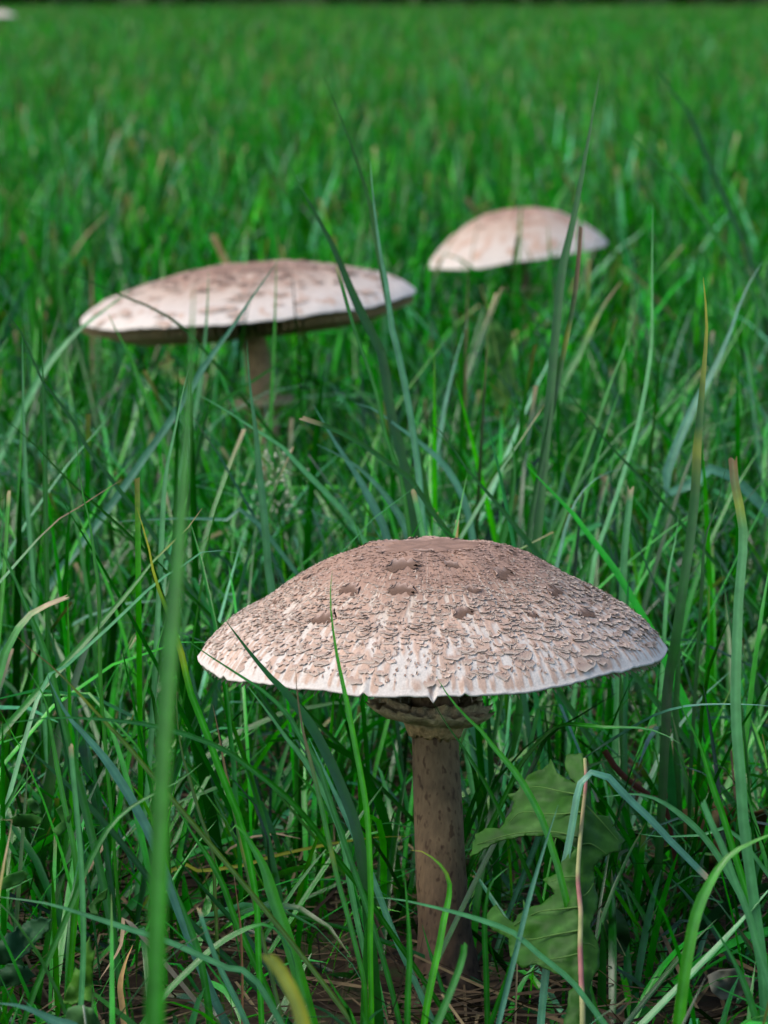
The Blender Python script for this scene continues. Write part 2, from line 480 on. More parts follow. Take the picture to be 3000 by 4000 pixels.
    if plate_px:          # plates seen in the photograph: find the place on the cap's near side under each pixel
        gf_, gt_ = np.meshgrid(np.linspace(.1, .95, 180), np.linspace(-math.pi, 0.25, 420))
        gp, _, _, gn = cap.frame(gf_, gt_)
        wp = gp @ H[:3, :3].T + H[:3, 3] + base
        face = ((gn @ H[:3, :3].T) * (np.array((0, 0, CAM_H)) - wp)).sum(-1) > 0
        ux, uy, _ = project(wp)
        for (x, y, w) in plate_px:
            q = np.argmin(np.hypot(ux - x * 1.808, uy - y * 1.808) + 1e6 * ~face)
            spots.append((gf_.flat[q], gt_.flat[q], w / 6.72e3 * 1.15))
        sp_f = np.array([s_[0] for s_ in spots[n_plates:]]); sp_t = np.array([s_[1] for s_ in spots[n_plates:]]); sp_w = np.array([s_[2] for s_ in spots[n_plates:]])
        it_p = cap.pos(np.array([i_[1] for i_ in items]), np.array([i_[2] for i_ in items])); sp_p = cap.pos(sp_f, sp_t)
        clear = (np.linalg.norm(it_p[:, None] - sp_p[None], axis=-1) > sp_w[None] * .45).all(1)
        keep = [i_ for i_, c_ in zip(items, clear) if c_]
        items = keep
    for (fq, tq, pw) in spots:
        w = rg.uniform(3.0, 8.2) * 1e-3 * k; l = rg.uniform(1.8, 3.6) * 1e-3 * k
        if pw: w = pw; l = pw * rg.uniform(.5, .7)
        items.append((1e-3 + w * l, fq, tq, w, l, rg.uniform(0.3, 0.6) * 1e-3 * k, 8 + rg.integers(0, 6), 3, True))
    if items:
        fs = np.array([x[1] for x in items]); ts = np.array([x[2] for x in items])
        p, d, t, n = cap.frame(fs, ts)
        tones = {0: (BROWN * 1.0, BROWN * 1.3 + 0.08), 1: (BROWN * 1.15 + 0.03, CREAM * 0.86), 2: (BROWN * 1.25 + 0.06, CREAM * 1.0), 3: (DARKB, BROWN * 1.3 + 0.10)}
        # visible side first: the scales that show largest become parts of their own
        cam_dir = np.array((0, -1.0, 0.12)) @ H[:3, :3]
        vis = n @ cam_dir + 0.15 * (t * 0).sum(-1)
        size = np.array([x[0] for x in items]) * (vis > 0.02)
        order = np.argsort(-size)
        sv, sf, sc = [], [], []; off = 0
        for rank, q in enumerate(order):
            _, _, _, w, l, lift, var, key, turned = items[q]
            yv = -d[q] if turned else d[q]; xv = -t[q] if turned else t[q]
            yaw_j = rg.uniform(-.35, .35)
            x2 = xv * math.cos(yaw_j) + yv * math.sin(yaw_j); y2 = yv * math.cos(yaw_j) - xv * math.sin(yaw_j)
            M = np.eye(4); M[:3, 0] = x2 * w; M[:3, 1] = y2 * l; M[:3, 2] = n[q] * lift
            M[:3, 3] = p[q] + n[q] * (0.00042 if turned else 0.00026) * k - y2 * l * 0.4
            M = H @ M
            if rank < part_limit:
                so = link("scale", flake_mesh(int(var), tones[key][0], tones[key][1], key), None, root)
                so.matrix_local = Matrix(M.tolist())
            else:
                V0, F0, E0 = FLAKES[int(var)]
                P = V0 @ M[:3, :3].T + M[:3, 3]
                vcol = rg.uniform(0.82, 1.18)
                sv.append(P); sf.append(F0 + off); off += len(P)
                e = E0[:, None] ** 1.6
                sc.append((tones[key][0] * (1 - e) + tones[key][1] * e) * vcol)
        if sv:
            so = link("fine_scales", np_mesh("fine_scales", np.concatenate(sv), np.concatenate(sf), np.concatenate(sc)), M_SCALE, root)
            so["kind"] = "stuff"
    # smooth disc at the top ------------------------------------------
    if disc:
        nn = 160; a = np.arange(nn) / nn * 2 * math.pi
        lim = 0.205 * (1 + 0.22 * (vnoise(a / 6.2832 * 11, 0 * a, seed + 3, 11) - .5) * 2 + 0.16 * (vnoise(a / 6.2832 * 41, 0 * a, seed + 4, 41) - .5) * 2)
        dv = []; dc = []
        for q, g in enumerate(np.linspace(0.02, 1, 16)):
            pp, _, _, n_ = cap.frame(lim * g, a)
            up = 0.00055 * k * (1 if q < 14 else (0.8 if q == 14 else 0.0)) + 0.0002 * k * (vnoise(a / 6.2832 * 20, 0 * a + g * 8, seed + 8, 20) - .5) * (q < 15)
            dv.append(pp + n_ * np.asarray(up).reshape(-1, 1))
            tn = vnoise(a / 6.2832 * 26, 0 * a + g * 5, seed + 6, 26)[:, None]
            dc.append(np.array((0.22, 0.135, 0.098)) * (0.8 + 0.45 * tn))
        dv = np.concatenate(dv); dc = np.concatenate(dc)
        i = np.arange(15)[:, None] * nn; j = np.arange(nn)[None]; j2 = (j + 1) % nn
        F = np.stack([i + j, i + nn + j, i + nn + j2, i + j2], -1).reshape(-1, 4)
        link("central_disc", np_mesh("central_disc", to_root(dv), F, dc), M_SCALE, root)
    # stem -----------------------------------------------------------
    ns, nz = 64, 90
    a = np.arange(ns) / ns * 2 * math.pi
    apex = to_root(np.array([[0, 0, float(np.interp(0.1, cap.f, cap.z)) - 0.004 * k]]))[0]
    g = np.linspace(-0.12, 1, nz)
    ctr = np.outer(g, apex) + np.outer(np.sin(np.clip(g, 0, 1) * math.pi), np.array((stem_r[3], 0, 0)))
    rad = np.interp(g, [-0.12, 0.0, 0.16, 0.4, 0.75, 1.0], [stem_r[0] * .8, stem_r[0], stem_r[1] * 1.05, stem_r[1], stem_r[2], stem_r[2] * 0.95])
    A, G = np.meshgrid(a, g, indexing='xy')
    wob = (vnoise(A / 6.2832 * 7, G * 9, seed + 21, 7) - .5) * 0.0009 + (vnoise(A / 6.2832 * 30, G * 60, seed + 22, 30) - .5) * 0.0006 * (1 - sstep(0.15, 0.45, G))
    rr = rad[:, None] + wob
    V = np.stack([ctr[:, 0][:, None] + rr * np.cos(A), ctr[:, 1][:, None] + rr * np.sin(A), ctr[:, 2][:, None] + 0 * A], -1).reshape(-1, 3)
    band = vnoise(A / 6.2832 * 12 + 3 * G, G * 42, seed + 23, 12)
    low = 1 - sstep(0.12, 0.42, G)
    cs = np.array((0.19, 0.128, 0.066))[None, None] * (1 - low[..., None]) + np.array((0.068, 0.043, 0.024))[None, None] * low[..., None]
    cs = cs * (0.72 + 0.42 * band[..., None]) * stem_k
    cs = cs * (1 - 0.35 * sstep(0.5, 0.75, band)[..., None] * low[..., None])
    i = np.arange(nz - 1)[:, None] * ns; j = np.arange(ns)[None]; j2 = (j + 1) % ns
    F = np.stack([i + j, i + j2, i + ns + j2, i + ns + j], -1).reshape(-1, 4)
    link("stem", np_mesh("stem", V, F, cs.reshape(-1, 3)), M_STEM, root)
    # ring -----------------------------------------------------------
    if ring:
        gz, rs, tiltx = ring
        ctr0 = np.array([np.interp(gz, g, ctr[:, q]) for q in range(3)])
        r0 = float(np.interp(gz, g, rad))
        pf = [(-.4, 1.0), (0.15, -3.4), (0.9, -3.6), (1.3, -2.6), (1.7, -1.0), (2.6, 0.4), (4.6, 0.8), (7.4, 1.4), (9.4, 2.6), (10.2, 3.6), (9.6, 4.4), (8.2, 3.9), (6.6, 4.6), (6.9, 6.2), (6.2, 6.6), (4.0, 4.6), (1.8, 3.6), (0.1, 3.6), (-.5, 3.2)]
        na = 260; a = np.arange(na) / na * 2 * math.pi
        rv = []; rc = []
        for q, (ro, zo) in enumerate(pf):
            nfr = vnoise(a / 6.2832 * 9, 0 * a + q * .35, seed + 31, 9) - .5
            nf2 = vnoise(a / 6.2832 * 55, 0 * a + q * .9, seed + 32, 55) - .5
            am = max(0, ro) / 10.2
            r_ = r0 + (ro + am * (nfr * 5.0 + nf2 * 3.2) + nf2 * .5) * 1e-3 * rs
            z_ = (zo + am * nfr * 3.0 + nf2 * (0.8 + 2.2 * am) + (1.4 * nf2 if zo < -2 else 0)) * 1e-3 * rs
            P = np.stack([r_ * np.cos(a), r_ * np.sin(a), z_ + r_ * np.cos(a) * tiltx], -1)
            rv.append(P + ctr0)
            tone = 0.75 + 0.6 * vnoise(a / 6.2832 * 35, 0 * a + q * .7, seed + 33, 35)
            base_c = np.array((0.43, 0.34, 0.20)) if q > 4 else np.array((0.40, 0.27, 0.13))
            rc.append(base_c[None] * tone[:, None])
        i = np.arange(len(pf) - 1)[:, None] * na; j = np.arange(na)[None]; j2 = (j + 1) % na
        F = np.stack([i + j, i + j2, i + na + j2, i + na + j], -1).reshape(-1, 4)
        link("ring", np_mesh("ring", np.concatenate(rv), F, np.concatenate(rc)), M_RING, root)
    return root

MUSH = []   # (centre x, y, rim z, radius) used to keep random grass out of the caps
G1 = "parasol mushrooms in the grass"
# front mushroom
PLATES = [(1085, 1240, 46), (1020, 1275, 30), (1195, 1278, 40), (1260, 1325, 48), (1105, 1197, 36), (870, 1222, 60), (985, 1222, 40), (760, 1275, 46), (870, 1275, 52), (700, 1335, 50),
          (665, 1245, 36), (775, 1210, 30), (1170, 1222, 26), (1265, 1270, 30), (1000, 1325, 40), (1075, 1182, 30), (915, 1193, 36), (1150, 1330, 22), (820, 1195, 26), (600, 1300, 26)]
b1 = ground_at(1752, 3925); c1 = at(1686, 2540, 1.19)
cap1 = Cap(0.0752, [(0, .0337), (.1, .0337), (.2, .0337), (.27, .0333), (.38, .0308), (.5, .0267), (.64, .0206), (.77, .0148), (.88, .0090), (.95, .0042), (1, -.0006)], 5,
           wave=0.006, tooth=[(-1.578, .018, .0022), (-2.62, .03, -.0012), (-1.86, .02, -.0013), (-1.45, .02, -.0010)])
build_mushroom("large shaggy brown parasol mushroom with a domed cap, standing in bare straw", G1, b1, c1, cap1, 0.0, R(-1.35), R(-0.9),
               (.0122, .0081, .0072, -.0006), (0.633, 1.15, -0.04), flakes=dict(dens=1.15, shag=4200), n_plates=14, seed=2, plate_px=PLATES)
MUSH.append((c1[0], c1[1], c1[2], .0752))
# flat mushroom behind it
b2 = ground_at(1048, 2135); c2 = at(965, 1188, 2.19)
cap2 = Cap(0.0995, [(0, .0222), (.15, .0222), (.3, .0215), (.5, .0183), (.7, .0132), (.85, .0085), (.95, .0038), (1, -.0004)], 15, wave=0.008)
build_mushroom("parasol mushroom with a wide flat tilted cap on a thin stem among tall grass", G1, b2, c2, cap2, 1.0, R(-5.4), R(0.9),
               (.011, .0085, .0072, .004), (0.50, 1.2, 0.05), res=(500, 90), cells=170, brown_in=0.82, brown_out=0.58, tan=0.62,
               flakes=dict(dens=0.5, keep=0.75, size=1.0), n_plates=34, gills=130, part_limit=120, gill_depth=0.027, gill_col=(0.52, 0.37, 0.20), seed=6, stem_k=2.1)
MUSH.append((c2[0], c2[1], c2[2], .0995))
# domed mushroom at the back
b3 = ground_at(2085, 1530); c3 = at(2021, 994, 3.02)
cap3 = Cap(0.0748, [(0, .0372), (.12, .0370), (.3, .0352), (.5, .0302), (.7, .0215), (.85, .0120), (.95, .0045), (1, -.0010)], 25, wave=0.03)
build_mushroom("pale smooth domed parasol mushroom farther back than the flat one", G1, b3, c3, cap3, 2.0, R(-7.8), R(-1.0),
               (.0105, .008, .007, .001), (0.55, 0.9, 0.0), res=(300, 60), cells=60, brown_in=0.74, brown_out=0.60, tan=0.85,
               flakes=None, n_plates=14, gills=90, gill_col=(0.4, 0.3, 0.2), seed=9)
MUSH.append((c3[0], c3[1], c3[2], .0748))
# far pale mushroom, half out of the picture
b4 = ground_at(-2, 118); c4 = at(0, 62, 26.0); b4 = np.array((c4[0], c4[1], 0.0))
cap4 = Cap(0.12, [(0, .040), (.3, .036), (.6, .022), (.85, .009), (1, -.001)], 35)
build_mushroom("far pale parasol mushroom alone out in the open meadow", G1, b4, c4, cap4, 0, 0, 0, (.012, .009, .008, 0), (0.6, 1.0, 0), res=(80, 24), cells=30,
               brown_in=0.4, brown_out=0.1, flakes=None, n_plates=0, gills=40, seed=12)
# ------------------------------------------------------------------ single long grass blades
TINT = dict(green=(.014, .180, .006), bright=(.034, .275, .002), dark=(.006, .085, .004), pale=(.065, .270, .095), blue=(.065, .225, .150),  # blue and pale mix glaucous leaf colour with painted-in sky sheen
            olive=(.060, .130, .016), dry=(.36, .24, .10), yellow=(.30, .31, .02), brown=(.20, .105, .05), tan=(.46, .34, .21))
def smooth_path(P, n):
    P = np.asarray(P, float)
    Q = np.concatenate([[2 * P[0] - P[1]], P, [2 * P[-1] - P[-2]]])
    seg = np.linalg.norm(np.diff(P, axis=0), axis=1); s = np.concatenate([[0], np.cumsum(seg)])
    t = np.linspace(0, s[-1], n); out = []
    for v in t:
        i = min(max(np.searchsorted(s, v) - 1, 0), len(seg) - 1); u = (v - s[i]) / max(seg[i], 1e-9)
        a, b, c, d = Q[i], Q[i + 1], Q[i + 2], Q[i + 3]
        out.append(0.5 * ((2 * b) + (c - a) * u + (2 * a - 5 * b + 4 * c - d) * u * u + (3 * b - a - 3 * c + d) * u ** 3))
    return np.array(out), t / s[-1]

def blade(pts, w, depth, tint, label, cut=False, tip=None, seed=None, group=None, face=None, tipfrac=0.08, cat="grass blade", name="grass_blade", mat=None):  # each object is one blade of grass
    """pts: photograph pixels listed from the foot (or the lowest point seen) to the tip; w: width in pixels; depth: foot or (foot, tip)"""
    rg = np.random.default_rng(abs(hash((pts[0][0], pts[-1][1], len(pts)))) % 100000)
    d0, d1 = depth if isinstance(depth, tuple) else (depth, depth)
    P = np.array([at(x, y, d0 + (d1 - d0) * i / (len(pts) - 1)) for i, (x, y) in enumerate(pts)])
    if P[0, 2] > 0.002:                      # carry on down to the ground
        dirv = P[0] - P[1]; dirv /= np.linalg.norm(dirv)
        if dirv[2] > -0.5:
            dirv = dirv * 0.6 + np.array((0, 0, -0.8)); dirv /= np.linalg.norm(dirv)
        k = (P[0, 2] + 0.006) / -dirv[2]
        P = np.concatenate([[P[0] + dirv * k], P]) if k < 0.05 else np.concatenate([[P[0] + dirv * k * 0.97 + np.array((rg.uniform(-.004, .004), rg.uniform(-.004, .004), -.03 * k))], [P[0] + dirv * k * .5], P])
    n = 30
    C, t = smooth_path(P, n)
    T = np.gradient(C, axis=0); T /= np.linalg.norm(T, axis=1, keepdims=True)
    view = np.array((0, 0, CAM_H)) - C; view /= np.linalg.norm(view, axis=1, keepdims=True)
    up = np.array((0, 0, 1.0))
    ang = rg.uniform(-.6, .6) if face is None else face
    nrm = view * 0.9 + up * 0.55 + np.array((rg.uniform(-.5, .5), 0, 0))
    S = np.cross(T, nrm); S /= np.linalg.norm(S, axis=1, keepdims=True)
    Nn = np.cross(S, T)
    a = ang + (t - .5) * rg.uniform(-.5, .5)
    S2 = S * np.cos(a)[:, None] + Nn * np.sin(a)[:, None]; N2 = np.cross(S2, T)
    W = w / FP * (d0 + (d1 - d0) * t) / max(0.55, math.cos(ang) * .92)
    prof = np.interp(t, [0, .12, .45, .75, 1], [.62, .85, 1, .9, .75 if cut else .0])
    if not cut: prof = np.where(t > .75, .9 * np.sqrt(np.clip((1 - t) / .25, 0, 1)) * (.35 + .65 * np.clip((1 - t) / .25, 0, 1)) + .03, prof)
    prof *= 1 + .06 * (vnoise(t * 9, t * 0, rg.integers(0, 999)) - .5)
    W = W * prof
    us = np.array([-.5, -.25, 0, .25, .5]); fold = rg.uniform(.12, .3)
    V = (C[:, None] + S2[:, None] * (us[None, :, None] * W[:, None, None]) + N2[:, None] * ((np.abs(us)[None, :, None] * 2 * fold - fold * .5) * W[:, None, None] * .5)).reshape(-1, 3)
    if cut: V[-5:] += (T[-1] * rg.uniform(-.6, .6, (5, 1)) * W[-1])
    base = np.array(TINT[tint]) * rg.uniform(.88, 1.14)
    c = np.tile(base, (n, 1)); c += (np.array((.07, .15, .03)) - base) * (.45 * (1 - sstep(0, .14, t)))[:, None] * (tint not in ('dry', 'brown', 'tan'))
    if cut and not tip and tipfrac == .08: tipfrac = .03
    tipc = TINT[tip] if tip else (TINT['tan'] if cut else None)
    if tipc is not None:
        m = sstep(1 - tipfrac, 1 - tipfrac * .35, t)[:, None]
        c = c * (1 - m) + np.array(tipc) * m
        if tip in ('brown', 'yellow', 'dry'):
            m2 = (np.exp(-((t - (1 - tipfrac * 1.25)) / .02) ** 2) * .7)[:, None]
            c = c * (1 - m2) + np.array(TINT['yellow']) * m2
    c = np.repeat(c[:, None], 5, 1).reshape(-1, 3)
    mid = np.tile(np.array((0.0, 0, 1, 0, 0)), n)[:, None]
    c = c * (1 - .0 * mid) + np.array((.025, .06, .03)) * mid * (tint not in ('dry', 'brown', 'tan', 'dark'))
    i = np.arange(n - 1)[:, None] * 5 + np.arange(4)[None]
    F = np.stack([i, i + 1, i + 6, i + 5], -1).reshape(-1, 4)
    uv = np.stack([np.tile(us + .5, n), np.repeat(t, 5)], 1)
    foot = C[0].copy()
    o = link(name, np_mesh(name, V - foot, F, c, uv), mat or (M_DRY if tint in ('dry', 'brown', 'tan') else M_BLADE))
    o.location = foot
    tag(o, label, cat, group or "long grass blades around the mushrooms")
    return o

FM, FL, RD, DL = "the front mushroom", "the flat-capped mushroom", "the rear domed mushroom", "the dandelion leaf"
B = blade
# --- close to the camera and left of the front mushroom
B([(605, 4000), (612, 3700), (625, 3300), (640, 2950), (660, 2600), (690, 2250), (715, 1900), (735, 1600), (748, 1350), (757, 1120)], 74, .70, 'green', "very tall broad out-of-focus green grass blade standing alone in front of everything", face=.1)
B([(0, 2870), (60, 2800), (180, 2667), (226, 2624), (506, 2307), (591, 2200), (741, 2054), (790, 1985)], 25, 1.15, 'green', "straight bright blade leaning to a dry point above the pale kinked blade", tip='dry', tipfrac=.05)
B([(150, 2720), (235, 2624), (420, 2456), (606, 2280), (700, 2220), (805, 2150), (900, 2158), (977, 2172), (1050, 2215), (1112, 2258)], 20, (1.10, 1.17), 'pale', "pale kinked blade whose bent tip touches the shaggy cap's upper slope", face=.3)
B([(1723, 3933), (1603, 3752), (1512, 3619), (1440, 3511), (1374, 3426), (1289, 3318), (1223, 3228), (1120, 3113), (1000, 3017), (892, 2938), (771, 2884), (615, 2839), (512, 2821), (386, 2809), (253, 2803), (120, 2812), (-20, 2835)], 20, (1.10, 1.02), 'green', "very long arching blade curving from the shaggy mushroom's foot out over the lower grass", face=.35)
B([(640, 3400), (590, 3270), (560, 3210), (500, 3101), (422, 2980), (338, 2878), (259, 2788), (187, 2645)], 37, 1.10, 'blue', "broad blue-sheened blade lying aslant under the long arching blade", face=.15)
B([(579, 3010), (506, 2922), (380, 2787), (226, 2624), (130, 2545), (59, 2479)], 17, 1.05, 'olive', "olive blade with a brown tip crossing above the blue-sheened blade", tip='brown', tipfrac=.12)
B([(313, 4000), (325, 3752), (325, 3572), (316, 3360), (301, 3180), (283, 2999), (277, 2914)], 23, 1.02, 'pale', "pale upright mown blade with a square dry cut end", cut=True, face=.0)
B([(90, 4000), (139, 3860), (199, 3722), (265, 3571), (325, 3420), (374, 3318), (434, 3222), (518, 3149), (603, 3101), (700, 3050), (790, 2980)], 22, 1.035, 'green', "long green blade bowing over behind the pale square-cut blade", face=.2)
B([(290, 3600), (300, 3450), (289, 3318), (259, 3179), (229, 3029), (199, 2859), (172, 2723), (100, 2606)], 22, 1.1, 'bright', "bright narrow blade curving up beside the square-cut blade")
B([(1000, 3830), (904, 3788), (784, 3734), (663, 3680), (512, 3631), (362, 3583), (181, 3529), (-30, 3500)], 22, 1.015, 'pale', "flat green blade lying almost level across the foot of the square-cut blade", face=.3)
B([(300, 4030), (241, 4000), (90, 3933), (-20, 3918)], 42, .98, 'blue', "wide bluish blade lying low at the foot of the long bowing blade", face=.2)
B([(965, 4000), (922, 3903), (862, 3782), (814, 3662), (777, 3547)], 24, 1.03, 'blue', "short bluish blade with a white clipped tip standing in dark straw", cut=True)
B([(1060, 3900), (964, 3692), (916, 3583), (874, 3463), (814, 3348), (753, 3258), (675, 3131)], 22, 1.1, 'green', "green blade leaning away from the bowed bright blade")
B([(990, 3700), (940, 3631), (874, 3559), (753, 3426), (669, 3330)], 27, 1.12, 'dark', "dark broad blade leaning low over straw beside the clipped bluish blade")
B([(820, 4000), (814, 3933), (790, 3782), (766, 3692), (723, 3571), (663, 3420)], 28, 1.08, 'green', "dull green blade rising steeply from bare dark soil")
B([(1190, 3900), (1148, 3750), (1112, 3633), (1067, 3506), (1031, 3389), (976, 3290), (940, 3235), (905, 3222), (896, 3250)], 50, 1.06, 'bright', "broad bright green blade bowed over at its hooked top", face=.15)
B([(560, 4000), (651, 3877), (750, 3778), (841, 3696), (949, 3633), (1040, 3610), (1094, 3651), (1139, 3723), (1157, 3820)], 25, 1.04, 'green', "arched blade whose shining tip bends down again before the bowed bright blade", face=.3)
B([(1010, 3720), (1000, 3500), (945, 3230), (904, 3119), (856, 2999), (802, 2848), (740, 2690), (714, 2567), (660, 2405), (606, 2260), (580, 2134), (534, 1980)], 26, 1.08, 'green', "tall blade with a yellow and brown speckled tip beside the big blurred blade", tip='yellow', tipfrac=.2)
B([(840, 3500), (830, 3330), (780, 3180), (740, 3040), (715, 2960), (693, 2820), (690, 2700)], 13, 1.13, 'olive', "thin olive blade close behind the big blurred blade")
B([(900, 3100), (880, 3010), (860, 2900), (845, 2820), (830, 2752)], 16, 1.09, 'olive', "short olive blade with a rusty pointed tip", tip='brown', tipfrac=.3)
B([(440, 3250), (410, 2900), (392, 2667), (386, 2333), (368, 2175), (350, 2037), (325, 1940), (307, 1814), (300, 1690)], 16, 1.15, 'bright', "thin bright upright blade crossed by a brown-tipped bent blade")
B([(54, 2212), (151, 2103), (241, 2019), (338, 1964), (398, 1922), (482, 1871)], 15, 1.2, 'pale', "bent pale blade with a long rusty brown tip", tip='brown', tipfrac=.22)
B([(590, 2175), (524, 2109), (422, 2013), (338, 1940), (253, 1862), (120, 1723), (-20, 1605)], 15, 1.25, 'dark', "long straight dark blade sloping down under the rusty-tipped blade")
B([(600, 2090), (560, 2030), (458, 1904), (374, 1790), (325, 1723), (265, 1609), (169, 1494), (84, 1301), (0, 1187), (-40, 1130)], 17, 1.3, 'dark', "long dark curving blade sloping in from beside " + FL)
B([(-5, 2640), (18, 2560), (54, 2488), (99, 2416), (181, 2366), (262, 2334)], 34, 1.08, 'green', "curled green blade ending in a torn straw-coloured tip", tip='tan', cut=True, tipfrac=.09)
B([(240, 2800), (199, 2633), (163, 2515), (118, 2407), (63, 2271), (0, 2136), (-30, 2060)], 30, 1.12, 'green', "stout green blade behind the torn straw-tipped blade")
B([(10, 2333), (24, 2145), (30, 2025), (36, 1922)], 23, 1.25, 'green', "short upright blade with a notched pale clipped tip", cut=True)
B([(185, 2400), (178, 2000), (175, 1784), (169, 1542), (163, 1250)], 20, 1.3, 'green', "straight upright blade in front of " + FL + "'s rim")
B([(140, 2400), (120, 2145), (102, 1904), (90, 1542), (87, 1290)], 15, 1.34, 'pale', "slim pale upright blade next to a straight green one near " + FL)
B([(627, 2200), (645, 1874), (681, 1693), (711, 1542), (745, 1420)], 19, 1.25, 'pale', "slim pale blade rising behind the big blurred blade")
B([(790, 2260), (808, 2145), (844, 1989), (880, 1892), (940, 1717)], 12, 1.25, 'green', "thin leaning blade under " + FL + "'s stem")
B([(1000, 2035), (900, 2030), (720, 2025), (540, 2032), (434, 2040)], 17, 1.40, 'blue', "pale bluish blade lying level below " + FL, face=.3)
B([(790, 3650), (740, 3600), (620, 3480), (480, 3300), (330, 3130), (150, 2960), (0, 2850)], 24, 1.13, 'dark', "dark broad blade lying slantwise beneath the blue-sheened one")
B([(20, 3160), (90, 3030), (140, 2930), (195, 2860)], 18, 1.07, 'green', "short leaning blade by the chickweed leaves")
B([(0, 3460), (18, 3360), (36, 3270), (48, 3215), (44, 3203), (-10, 3200)], 16, 1.0, 'yellow', "dead yellow blade folded over at a whitened bend", tip='tan', tipfrac=.3)
B([(946, 3900), (946, 3812), (940, 3631), (922, 3481), (910, 3390)], 9, 1.08, 'brown', "thin dead brown stalk with a pale split tip", tip='tan')
B([(669, 3402), (784, 3402), (958, 3378), (1042, 3351), (1181, 3318), (1338, 3288), (1482, 3270), (1609, 3267)], 11, 1.24, 'yellow', "long thin yellow straw lying level behind " + FM + "'s stem")
B([(500, 3600), (480, 3670), (458, 3722), (420, 3780), (386, 3830)], 22, 1.09, 'tan', "shrivelled tan dead blade hanging in bare soil")
B([(480, 3950), (470, 3850), (490, 3760), (520, 3690)], 20, 1.1, 'dry', "crumpled straw blade standing in bare soil")
B([(1187, 4010), (1169, 3945), (1133, 3860), (1090, 3782), (1050, 3735)], 62, .80, 'yellow', "blurred yellow dying blade tip close in front of the straw", cut=True, tip='yellow', tipfrac=.05)
# --- in front of the front mushroom
B([(1452, 4000), (1446, 3692), (1449, 3511), (1443, 3330), (1434, 3179), (1416, 3059), (1392, 2938), (1359, 2763), (1330, 2630), (1304, 2485), (1290, 2340), (1298, 2228)], 21, 1.05, 'bright', "tall slender bright blade standing up in front of the shaggy brown cap")
B([(1450, 3700), (1420, 3400), (1392, 3240), (1362, 3149), (1319, 3041), (1271, 2938), (1211, 2830), (1116, 2705), (1058, 2647), (971, 2543), (879, 2421)], 42, 1.09, 'dark', "broad dark blade leaning across the shaggy cap's rim", face=.2)
B([(1290, 3130), (1240, 2980), (1180, 2890), (1122, 2790), (1029, 2700), (931, 2635), (815, 2560), (740, 2508), (696, 2478)], 20, 1.07, 'green', "green blade running along beneath the shaggy cap's rim", face=.3)
B([(1440, 3790), (1398, 3607), (1362, 3420), (1337, 3270), (1277, 3120), (1241, 3053), (1181, 2956), (1120, 2884), (1060, 2800), (1000, 2721), (950, 2660)], 22, 1.13, 'pale', "pale blade rising beneath the shaggy cap")
B([(1620, 3830), (1542, 3655), (1494, 3529), (1452, 3420), (1410, 3318), (1362, 3209), (1313, 3107), (1259, 2992), (1205, 2878)], 28, 1.1, 'blue', "blue-green blade leaning away from " + FM + "'s stem")
B([(1434, 4000), (1422, 3842), (1392, 3710), (1356, 3571), (1319, 3438), (1289, 3306), (1265, 3197), (1241, 3089), (1211, 2968), (1187, 2872), (1169, 2775), (1157, 2667), (1155, 2615)], 21, 1.04, 'bright', "upright blade with a long withered brown tip before the shaggy cap's rim", tip='brown', tipfrac=.3)
B([(2190, 3430), (2175, 3372), (2151, 3300), (2121, 3209), (2060, 3089), (2000, 3000), (1934, 2926), (1874, 2848), (1814, 2794), (1753, 2721), (1707, 2647)], 27, 1.07, 'bright', "bright blade leaning up across the ring to the shaggy cap's rim")
B([(2000, 3270), (1952, 3167), (1892, 3053), (1814, 2926), (1753, 2842), (1693, 2745)], 15, 1.11, 'dark', "thin dark blade crossing in front of the ring of " + FM)
B([(1657, 4000), (1669, 3921), (1693, 3800), (1717, 3692), (1735, 3589), (1753, 3511), (1756, 3451), (1735, 3396), (1693, 3354), (1651, 3327), (1603, 3321)], 25, 1.05, 'bright', "bright blade curling over in front of " + FM + "'s stem", tip='yellow', tipfrac=.1)
B([(2362, 4000), (2301, 3921), (2241, 3842), (2181, 3788), (2090, 3716), (2000, 3640), (1844, 3583), (1735, 3553), (1633, 3529), (1542, 3511), (1458, 3505)], 21, 1.03, 'pale', "long thin blade lying across " + FM + "'s stem", face=.3)
B([(1591, 4000), (1594, 3873), (1600, 3752), (1597, 3631), (1588, 3511), (1579, 3402)], 22, 1.02, 'green', "upright pointed blade beside " + FM + "'s stem foot")
B([(1690, 4040), (1723, 3963), (1753, 3891), (1784, 3812), (1808, 3740), (1814, 3686)], 32, .97, 'green', "blunt blurred blade before " + FM + "'s stem foot", cut=True, tip='green')
B([(1904, 4000), (1898, 3782), (1892, 3631), (1898, 3529), (1922, 3444), (1990, 3385)], 24, 1.04, 'green', "upright blade with bent-over top between stem and dandelion leaf")
B([(1910, 4010), (1928, 3963), (1964, 3860), (2000, 3740), (2020, 3690)], 22, 1.03, 'green', "leaning blade at the foot of " + DL)
B([(1386, 4000), (1362, 3945), (1313, 3873), (1265, 3788)], 22, 1.02, 'green', "short dark-tipped blade rising from straw before " + FM)
B([(1700, 3780), (1680, 3720), (1660, 3650), (1648, 3610)], 14, 1.12, 'green', "tiny thin blade close against " + FM + "'s stem")
